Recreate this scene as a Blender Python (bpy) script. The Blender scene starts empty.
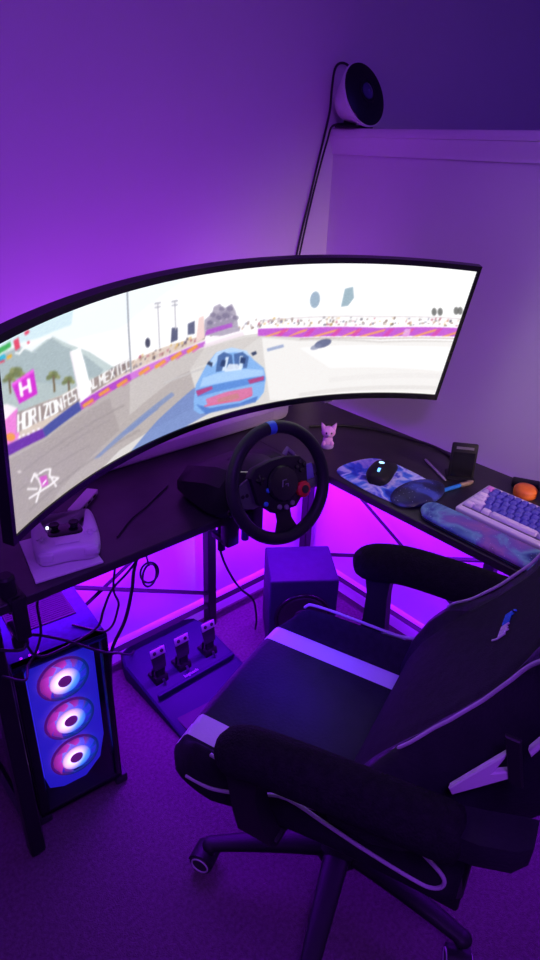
import bpy, bmesh, math, random
import numpy as np
from mathutils import Matrix, Vector
random.seed(7)
PI = math.pi
sc = bpy.context.scene
COL = sc.collection
V = Vector

# ------------------------------------------------------------------ helpers
def rad(d): return math.radians(d)

class MB:
    """collects shapes into one mesh"""
    def __init__(self, M=None):
        self.bm = bmesh.new(); self.M = M or Matrix.Identity(4)
    def _take(self, tmp, mi=0, M=None):
        T = self.M @ (M or Matrix.Identity(4))
        bmesh.ops.recalc_face_normals(tmp, faces=tmp.faces[:])
        tmp.transform(T)
        for f in tmp.faces: f.material_index = mi
        me = bpy.data.meshes.new('t'); tmp.to_mesh(me); tmp.free()
        self.bm.from_mesh(me); bpy.data.meshes.remove(me)
        return self
    def box(self, c, s, bev=0.0, seg=2, M=None, mi=0, rot=None):
        t = bmesh.new(); bmesh.ops.create_cube(t, size=1.0)
        bmesh.ops.scale(t, vec=s, verts=t.verts)
        if bev > 0:
            bmesh.ops.bevel(t, geom=t.edges[:], offset=min(bev, min(s) * .49), segments=seg, affect='EDGES', profile=.5)
        if rot is not None: t.transform(rot.to_4x4() if hasattr(rot, 'to_4x4') else rot)
        bmesh.ops.translate(t, vec=c, verts=t.verts)
        return self._take(t, mi, M)
    def loft(self, rings, cap=True, closed=True, loop=False, M=None, mi=0):
        t = bmesh.new(); R = [[t.verts.new(p) for p in r] for r in rings]
        n = len(R[0]); m = len(R)
        for i in range(m if loop else m - 1):
            A, B = R[i], R[(i + 1) % m]
            for j in range(n if closed else n - 1):
                k = (j + 1) % n
                t.faces.new((A[j], A[k], B[k], B[j]))
        if cap and not loop and closed:
            t.faces.new(list(reversed(R[0]))); t.faces.new(R[-1])
        return self._take(t, mi, M)
    def tube(self, pts, r, seg=8, loop=False, M=None, mi=0, flat=1.0, up=None):
        pts = [V(p) for p in pts]; n = len(pts)
        rr = r if isinstance(r, (list, tuple)) else [r] * n
        tans = []
        for i in range(n):
            if loop: d = pts[(i + 1) % n] - pts[i - 1]
            else: d = pts[min(i + 1, n - 1)] - pts[max(i - 1, 0)]
            tans.append(d.normalized() if d.length > 1e-9 else V((0, 0, 1)))
        u = V(up) if up else (V((0, 0, 1)) if abs(tans[0].z) < .9 else V((1, 0, 0)))
        rings = []
        for i in range(n):
            tg = tans[i]; u = (u - tg * u.dot(tg))
            if u.length < 1e-6: u = tg.orthogonal()
            u.normalize(); w = tg.cross(u)
            rings.append([pts[i] + (w * math.cos(a) + u * math.sin(a) * flat) * rr[i] for a in [2 * PI * k / seg for k in range(seg)]])
        return self.loft(rings, loop=loop, M=M, mi=mi)
    def lathe(self, prof, seg=24, M=None, mi=0, cap=True):
        rings = [[(r * math.cos(2 * PI * k / seg), r * math.sin(2 * PI * k / seg), z) for k in range(seg)] for r, z in prof]
        return self.loft(rings, cap=cap, M=M, mi=mi)
    def ring(self, R, r, seg=48, rs=10, M=None, mi=0, flat=1.0):
        rings = []
        for i in range(seg):
            a = 2 * PI * i / seg
            rings.append([((R + r * math.cos(b)) * math.cos(a), (R + r * math.cos(b)) * math.sin(a), r * flat * math.sin(b)) for b in [2 * PI * k / rs for k in range(rs)]])
        return self.loft(rings, loop=True, M=M, mi=mi)
    def prism(self, poly, z0, z1, bev=0.0, seg=2, M=None, mi=0):
        t = bmesh.new()
        vs = [t.verts.new((x, y, z0)) for x, y in poly]
        f = t.faces.new(vs)
        e = bmesh.ops.extrude_face_region(t, geom=[f])
        up = [g for g in e['geom'] if isinstance(g, bmesh.types.BMVert)]
        bmesh.ops.translate(t, vec=(0, 0, z1 - z0), verts=up)
        if bev > 0:
            hor = [ed for ed in t.edges if abs(ed.verts[0].co.z - ed.verts[1].co.z) < 1e-6]
            bmesh.ops.bevel(t, geom=hor, offset=bev, segments=seg, affect='EDGES', profile=.5)
        return self._take(t, mi, M)
    def ball(self, c, s, seg=20, M=None, mi=0, rot=None):
        t = bmesh.new(); bmesh.ops.create_uvsphere(t, u_segments=seg, v_segments=max(8, seg // 2), radius=1)
        bmesh.ops.scale(t, vec=s, verts=t.verts)
        if rot is not None: t.transform(rot.to_4x4())
        bmesh.ops.translate(t, vec=c, verts=t.verts)
        return self._take(t, mi, M)
    def build(self, name, mats, parent=None, world=False, angle=38):
        if world and parent is not None: self.bm.transform(parent.matrix_basis.inverted())
        me = bpy.data.meshes.new(name); self.bm.to_mesh(me); self.bm.free()
        for m in (mats if isinstance(mats, (list, tuple)) else [mats]): me.materials.append(m)
        me.polygons.foreach_set('use_smooth', [True] * len(me.polygons))
        me.set_sharp_from_angle(angle=rad(angle))
        o = bpy.data.objects.new(name, me); COL.objects.link(o)
        if parent is not None: o.parent = parent
        return o

def tag(o, label, cat, group=None):
    o['label'] = label; o['category'] = cat
    if group: o['group'] = group
    return o
def thing(name, label, cat, loc=(0, 0, 0), rotz=0.0, group=None):
    o = bpy.data.objects.new(name, None); COL.objects.link(o)
    o.empty_display_size = .05
    o.matrix_basis = Matrix.Translation(loc) @ Matrix.Rotation(rotz, 4, 'Z')
    return tag(o, label, cat, group)
def struct(o):
    o['kind'] = 'structure'; return o
def lone(name, mb, mat, label, cat, loc, group=None, angle=38):
    """a thing that is one mesh, origin moved to its base; mb authored in world coordinates"""
    mb.bm.transform(Matrix.Translation(-V(loc)))
    o = mb.build(name, mat, None, angle=angle); o.location = loc
    return tag(o, label, cat, group)
def smooth(pts, n=6, loop=False):
    P = [V(p) for p in pts]; out = []
    N = len(P)
    for i in range(N if loop else N - 1):
        if loop: a, b, c, d = P[i - 1], P[i], P[(i + 1) % N], P[(i + 2) % N]
        else: a, b, c, d = P[max(i - 1, 0)], P[i], P[i + 1], P[min(i + 2, N - 1)]
        for k in range(n):
            t = k / n
            out.append(.5 * ((2 * b) + (c - a) * t + (2 * a - 5 * b + 4 * c - d) * t * t + (3 * b - a - 3 * c + d) * t ** 3))
    if not loop: out.append(P[-1])
    return out
def sstep(x, a, b):
    t = max(0., min(1., (x - a) / (b - a))); return t * t * (3 - 2 * t)
def lerp_table(tab, z):
    if z <= tab[0][0]: return tab[0][1]
    for (a, p), (b, q) in zip(tab[:-1], tab[1:]):
        if z <= b:
            t = (z - a) / (b - a); return p + (q - p) * t
    return tab[-1][1]

# ------------------------------------------------------------------ materials
def srgb(h):
    c = [int(h[i:i + 2], 16) / 255 for i in (0, 2, 4)]
    return tuple(x / 12.92 if x <= .04045 else ((x + .055) / 1.055) ** 2.4 for x in c)
def mat(name, col, rough=.5, metal=0., spec=.5, var=0., vscale=30., bump=0., bscale=200., emit=None, estr=0., coat=0., sheen=0.):
    m = bpy.data.materials.new(name); m.use_nodes = True
    nt = m.node_tree; N = nt.nodes; L = nt.links; b = N['Principled BSDF']
    b.inputs['Base Color'].default_value = (*col, 1); b.inputs['Roughness'].default_value = rough
    b.inputs['Metallic'].default_value = metal; b.inputs['Specular IOR Level'].default_value = spec
    b.inputs['Coat Weight'].default_value = coat; b.inputs['Sheen Weight'].default_value = sheen
    tc = N.new('ShaderNodeTexCoord')
    if var > 0:
        n = N.new('ShaderNodeTexNoise'); n.inputs['Scale'].default_value = vscale; n.inputs['Detail'].default_value = 4
        L.new(tc.outputs['Object'], n.inputs['Vector'])
        r = N.new('ShaderNodeValToRGB'); L.new(n.outputs['Fac'], r.inputs['Fac'])
        r.color_ramp.elements[0].position = .3; r.color_ramp.elements[1].position = .7
        r.color_ramp.elements[0].color = (*[c * (1 - var) for c in col], 1); r.color_ramp.elements[1].color = (*[min(1, c * (1 + var)) for c in col], 1)
        L.new(r.outputs['Color'], b.inputs['Base Color'])
    if bump > 0:
        n2 = N.new('ShaderNodeTexNoise'); n2.inputs['Scale'].default_value = bscale; n2.inputs['Detail'].default_value = 3
        L.new(tc.outputs['Object'], n2.inputs['Vector'])
        bp = N.new('ShaderNodeBump'); bp.inputs['Strength'].default_value = bump; bp.inputs['Distance'].default_value = .004
        L.new(n2.outputs['Fac'], bp.inputs['Height']); L.new(bp.outputs['Normal'], b.inputs['Normal'])
    if emit:
        b.inputs['Emission Color'].default_value = (*emit, 1); b.inputs['Emission Strength'].default_value = estr
    return m
def galaxy(name, scale, seed, stops):
    m = bpy.data.materials.new(name); m.use_nodes = True
    nt = m.node_tree; N = nt.nodes; L = nt.links; b = N['Principled BSDF']; b.inputs['Roughness'].default_value = .55
    tc = N.new('ShaderNodeTexCoord'); mp = N.new('ShaderNodeMapping'); mp.inputs['Location'].default_value = (seed, seed * .7, seed * .3)
    L.new(tc.outputs['Object'], mp.inputs['Vector'])
    n = N.new('ShaderNodeTexNoise'); n.inputs['Scale'].default_value = scale; n.inputs['Detail'].default_value = 7; n.inputs['Distortion'].default_value = .5
    L.new(mp.outputs['Vector'], n.inputs['Vector'])
    r = N.new('ShaderNodeValToRGB'); cr = r.color_ramp
    while len(cr.elements) < len(stops): cr.elements.new(.5)
    for e, (p, c) in zip(cr.elements, stops): e.position = p; e.color = (*srgb(c), 1)
    L.new(n.outputs['Fac'], r.inputs['Fac'])
    v = N.new('ShaderNodeTexVoronoi'); v.inputs['Scale'].default_value = 110; L.new(mp.outputs['Vector'], v.inputs['Vector'])
    st = N.new('ShaderNodeMath'); st.operation = 'LESS_THAN'; st.inputs[1].default_value = .1; L.new(v.outputs['Distance'], st.inputs[0])
    mx = N.new('ShaderNodeMixRGB'); mx.inputs['Color2'].default_value = (.75, .8, 1, 1)
    sm = N.new('ShaderNodeMath'); sm.operation = 'MULTIPLY'; sm.inputs[1].default_value = .6; L.new(st.outputs[0], sm.inputs[0])
    L.new(sm.outputs[0], mx.inputs['Fac']); L.new(r.outputs['Color'], mx.inputs['Color1']); L.new(mx.outputs['Color'], b.inputs['Base Color'])
    return m

wall_paint = mat('wall_paint', (.66, .64, .66), .75, var=.02, vscale=3, bump=.05, bscale=350)
trim_paint = mat('trim_paint', (.72, .70, .72), .45, var=.02, vscale=5)
ceil_paint = mat('ceiling_paint', (.7, .7, .7), .9)
carpet_m = mat('carpet', (.105, .066, .088), .95, spec=.1, var=.22, vscale=120, bump=1., bscale=320)
desk_m = mat('desk_laminate', (.022, .020, .024), .42, var=.35, vscale=14, bump=.05, bscale=60)
desk_edge = mat('desk_metal', (.012, .012, .014), .4, metal=.3)
black_pl = mat('black_plastic', (.012, .012, .014), .5, spec=.22, bump=.05, bscale=500)
black_gloss = mat('gloss_black', (.008, .008, .010), .22, spec=.35)
grey_pl = mat('grey_plastic', (.16, .15, .18), .45)
leather = mat('black_leather', (.014, .013, .020), .48, spec=.22, var=.2, vscale=20, bump=.22, bscale=160)
fabric = mat('dark_fabric', (.016, .014, .020), .85, spec=.1, var=.2, vscale=60, bump=.4, bscale=420)
plush = mat('arm_cover_fabric', (.010, .010, .012), .95, spec=.12, var=.3, vscale=80, bump=.9, bscale=260)
white_lea = mat('white_leather', (.62, .58, .62), .5, bump=.12, bscale=160)
piping_m = mat('piping', (.42, .38, .44), .5)
chrome = mat('brushed_metal', (.55, .55, .58), .3, metal=1.)
steel_m = mat('steel_face', (.62, .60, .62), .35, metal=.6)
rubber = mat('rubber', (.018, .018, .02), .6, bump=.15, bscale=300)
white_pl = mat('white_plastic', (.70, .68, .72), .4)
paper = mat('white_sheet', (.72, .70, .74), .7)
pink_m = mat('pink_vinyl', (.95, .50, .85), .45, var=.08, vscale=40)
orange_m = mat('orange_peel', (.85, .19, .02), .5, var=.08, vscale=30, bump=.3, bscale=220)
blue_pen = mat('blue_barrel', (.02, .22, .62), .35)
tan_m = mat('tan_metal', (.42, .32, .2), .4, metal=.5)
red_m = mat('red_plastic', (.55, .02, .02), .4)
blue_mark = mat('blue_marking', (.03, .16, .55), .4)
cabinet_m = mat('speaker_vinyl', (.014, .018, .036), .55, spec=.2, var=.1, vscale=40, bump=.1, bscale=300)  # black vinyl; the blue tint carries the under-desk light in the colour
cone_m = mat('speaker_cone', (.012, .012, .014), .6)
pedal_plate = mat('pedal_base_plastic', (.013, .016, .046), .55, spec=.2, bump=.1, bscale=300)  # black plastic, coloured bluish to imitate blue light falling on the pedal board
key_a = mat('keycap_indigo', (.10, .10, .46), .45)
key_b = mat('keycap_lavender', (.48, .40, .66), .45)
key_c = mat('keycap_white', (.72, .66, .78), .45)
key_d = mat('keycap_pink', (.70, .22, .62), .45)
kb_case = mat('keyboard_case', (.72, .66, .76), .4)
gal_pad = galaxy('galaxy_cloth_blue', 13, 3.1, [(.30, '0a1040'), (.40, '1c48c8'), (.48, '5090f0'), (.54, 'd8e4ff'), (.60, '4a60e0'), (.72, '101048')])
gal_rest = galaxy('galaxy_cloth_violet', 9, 8.4, [(.28, '16163c'), (.40, '2c4490'), (.48, '68a0b8'), (.55, '6a58a8'), (.63, '9060a0'), (.75, '22204a')])
gal_dark = galaxy('galaxy_gel_dark', 12, 5.2, [(.30, '0a0a20'), (.5, '1c2256'), (.62, '3c50a8'), (.75, '0a0a20')])
def emis(name, col, s):
    return mat(name, tuple(c * .2 for c in col), .4, emit=col, estr=s)
led_blue = emis('led_blue', (.12, .35, 1.), 3.)
led_white = emis('led_white', (.8, .85, 1.), 2.5)
# ------------------------------------------------------------------ the room
X0, Y0, ZC = -3.3, -3.3, 2.45      # left wall, front wall, ceiling height
XS, HW = 1.5, 1.555                # far stairwell wall, height of the half wall's body
def plane_box(name, c, s, m):
    mb = MB(); mb.box(c, s); return struct(mb.build(name, m))
plane_box('floor', ((X0 + .12) / 2, Y0 / 2, -.05), (-X0 + .12, -Y0, .1), carpet_m)
plane_box('ceiling', ((X0 + XS) / 2, Y0 / 2, ZC + .05), (XS - X0, -Y0, .1), ceil_paint)
plane_box('wall_back', ((X0 + XS) / 2, .06, ZC / 2 - .05), (XS - X0 + .2, .12, ZC + .3), wall_paint)
plane_box('wall_left', (X0 - .06, Y0 / 2, ZC / 2), (.12, -Y0, ZC + .1), wall_paint)
plane_box('wall_front', ((X0 + XS) / 2, Y0 - .06, ZC / 2), (XS - X0, .12, ZC + .1), wall_paint)
plane_box('wall_far', (XS + .06, Y0 / 2, ZC / 2), (.12, -Y0, ZC + .1), wall_paint)
plane_box('wall_right', (.06, Y0 / 2, HW / 2), (.12, -Y0, HW), wall_paint)
# cap board and moulding of the half wall
mb = MB(); mb.box((.06, Y0 / 2, HW + .011), (.17, -Y0, .024), .006, 2)
prof = [(0, HW - .045), (-.006, HW - .045), (-.008, HW - .03), (-.016, HW - .016), (-.02, HW), (0, HW)]
mb.loft([[(x, y, z) for x, z in prof] for y in (-.0005, Y0)])
struct(mb.build('trim_1', trim_paint))
def baseboard(name, axis):
    pr = [(0, 0), (-.014, 0), (-.014, .055), (-.010, .066), (-.004, .074), (0, .078)]
    mb = MB()
    if axis == 'x': mb.loft([[(x, d, z) for d, z in pr] for x in (X0, -.0005)])
    else: mb.loft([[(d, y, z) for d, z in pr] for y in (-.0145, Y0)])
    struct(mb.build(name, trim_paint))
baseboard('baseboard_back', 'x'); baseboard('baseboard_right', 'y')

# ------------------------------------------------------------------ L-shaped desk
DZ, DT = .74, .022
desk = thing('desk', 'black L-shaped corner desk on a thin black metal frame against both walls', 'desk', (-.66, -.26, 0))
mb = MB(); mb.prism([(-1.352, -.47), (-.424, -.47), (-.424, -1.50), (-.022, -1.50), (-.022, -.022), (-1.352, -.022)], DZ - DT, DZ, .002, 1)
mb.build('desktop', desk_m, desk, True)
for sx in (-.424,):      # the seam where the two boards meet
    mb = MB(); mb.box((sx, -.246, DZ + .0002), (.002, .444, .0006)); mb.build('board_seam', desk_edge, desk, True)
def leg(x, y, w=.034, d=.034):
    mb = MB(); mb.box((x, y, (DZ - DT) / 2), (w, d, DZ - DT), .003, 1); l = mb.build('leg', desk_edge, desk, True)
    mb = MB(); mb.lathe([(.018, 0), (.018, .008), (.012, .009)], 12, Matrix.Translation((x, y, 0))); mb.build('foot', rubber, l)
    for o in l.children:
        o.data.transform(desk.matrix_basis.inverted())
    return l
for x, y in ((-1.330, -.448), (-1.330, -.050), (-.515, -.052), (-.046, -.046), (-.046, -.80), (-.046, -1.46), (-.40, -1.46)): leg(x, y)
def rail(name, a, b, w=.016):
    mb = MB(); a, b = V(a), V(b); mb.tube([a, b], w * .62, 4); mb.build(name, desk_edge, desk, True)
rail('rail', (-1.31, -.052, .087), (-.05, -.052, .087), .020)
rail('rail', (-.046, -.05, .087), (-.046, -1.45, .087), .018)
rail('rail', (-1.330, -.45, .087), (-1.330, -.05, .087), .018)
rail('rail', (-1.32, -.395, .705), (-.43, -.395, .705), .022)
rail('rail', (-.36, -.40, .705), (-.36, -1.46, .705), .022)
rail('brace', (-1.28, -.056, .54), (-.517, -.056, .137), .012)
rail('brace', (-1.28, -.048, .137), (-.53, -.048, .54), .012)
rail('brace', (-.05, -.075, .574), (-.05, -.79, .22), .012)
rail('brace', (-.042, -.075, .11), (-.042, -.79, .47), .012)

# ------------------------------------------------------------------ curved monitor
CX, CY, CZ, YAW, TILT, ARC, SH, RAD = -.7195, -.4456, 1.1404, -.0052, -.1773, 1.2062, .3342, 1.0607
def scr(s, t, off=0.0):
    """s 0..1 along the curved screen, t 0..1 upwards, off behind the face"""
    a = (s - .5) * ARC / RAD; R = RAD + off
    lx = R * math.sin(a); ly = R * math.cos(a) - RAD
    lz = (t - .5) * SH
    y2 = ly * math.cos(TILT) + lz * math.sin(TILT); z2 = lz * math.cos(TILT) - ly * math.sin(TILT)
    return V((CX + lx * math.cos(YAW) - y2 * math.sin(YAW), CY + lx * math.sin(YAW) + y2 * math.cos(YAW), CZ + z2))
mon = thing('monitor', 'very wide curved black monitor showing a racing game with a blue sports car', 'monitor', (-.72, -.09, DZ))
# back housing
rings = []
for i in range(61):
    s = -.004 + 1.008 * i / 60
    e = abs(s - .5) * 2; dep = .022 + .045 * (1 - e ** 2.2)
    tb, tt = -.042, 1.034
    rings.append([scr(s, tb, .001), scr(s, tt, .001), scr(s, tt, .014), scr(s, tt - .12, dep), scr(s, tb + .12, dep), scr(s, tb, .014)])
mb = MB(); mb.loft(rings); mb.build('back_housing', black_pl, mon, True)
# bezel: rim around the picture, standing 2 mm proud
def bezel_ring(s0, s1, t0, t1):
    P = []
    for i in range(60): P.append((s0 + (s1 - s0) * i / 60, t1))
    for i in range(8): P.append((s1, t1 + (t0 - t1) * i / 8))
    for i in range(60): P.append((s1 + (s0 - s1) * i / 60, t0))
    for i in range(8): P.append((s0, t0 + (t1 - t0) * i / 8))
    return P
inn = bezel_ring(0, 1, 0, 1); out = bezel_ring(-.0075, 1.0075, -.046, 1.038)
mb = MB(); mb.loft([[scr(*q, .001) for q in inn], [scr(*q, -.003) for q in inn], [scr(*q, -.003) for q in out], [scr(*q, .018) for q in out]], cap=False)
mb.build('bezel', black_gloss, mon, True)
mb = MB(); c = scr(.742, -.062, .004); mb.box((c.x, c.y, c.z), (.028, .012, .006), .002, 2); mb.build('control_button', grey_pl, mon, True)
# arm behind the screen
mb = MB(); mb.lathe([(.014, DZ), (.014, 1.10), (.012, 1.11)], 20, Matrix.Translation((-.72, -.038, 0)))
mb.box((-.72, -.165, 1.125), (.05, .28, .045), .008); mb.box((-.72, -.335, 1.13), (.11, .02, .11), .004)
mb.build('arm', black_pl, mon, True)
mb = MB(); mb.box((-.72, -.035, DZ + .0085), (.12, .022, .016), .003); mb.build('arm_base', black_pl, mon, True)
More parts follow.
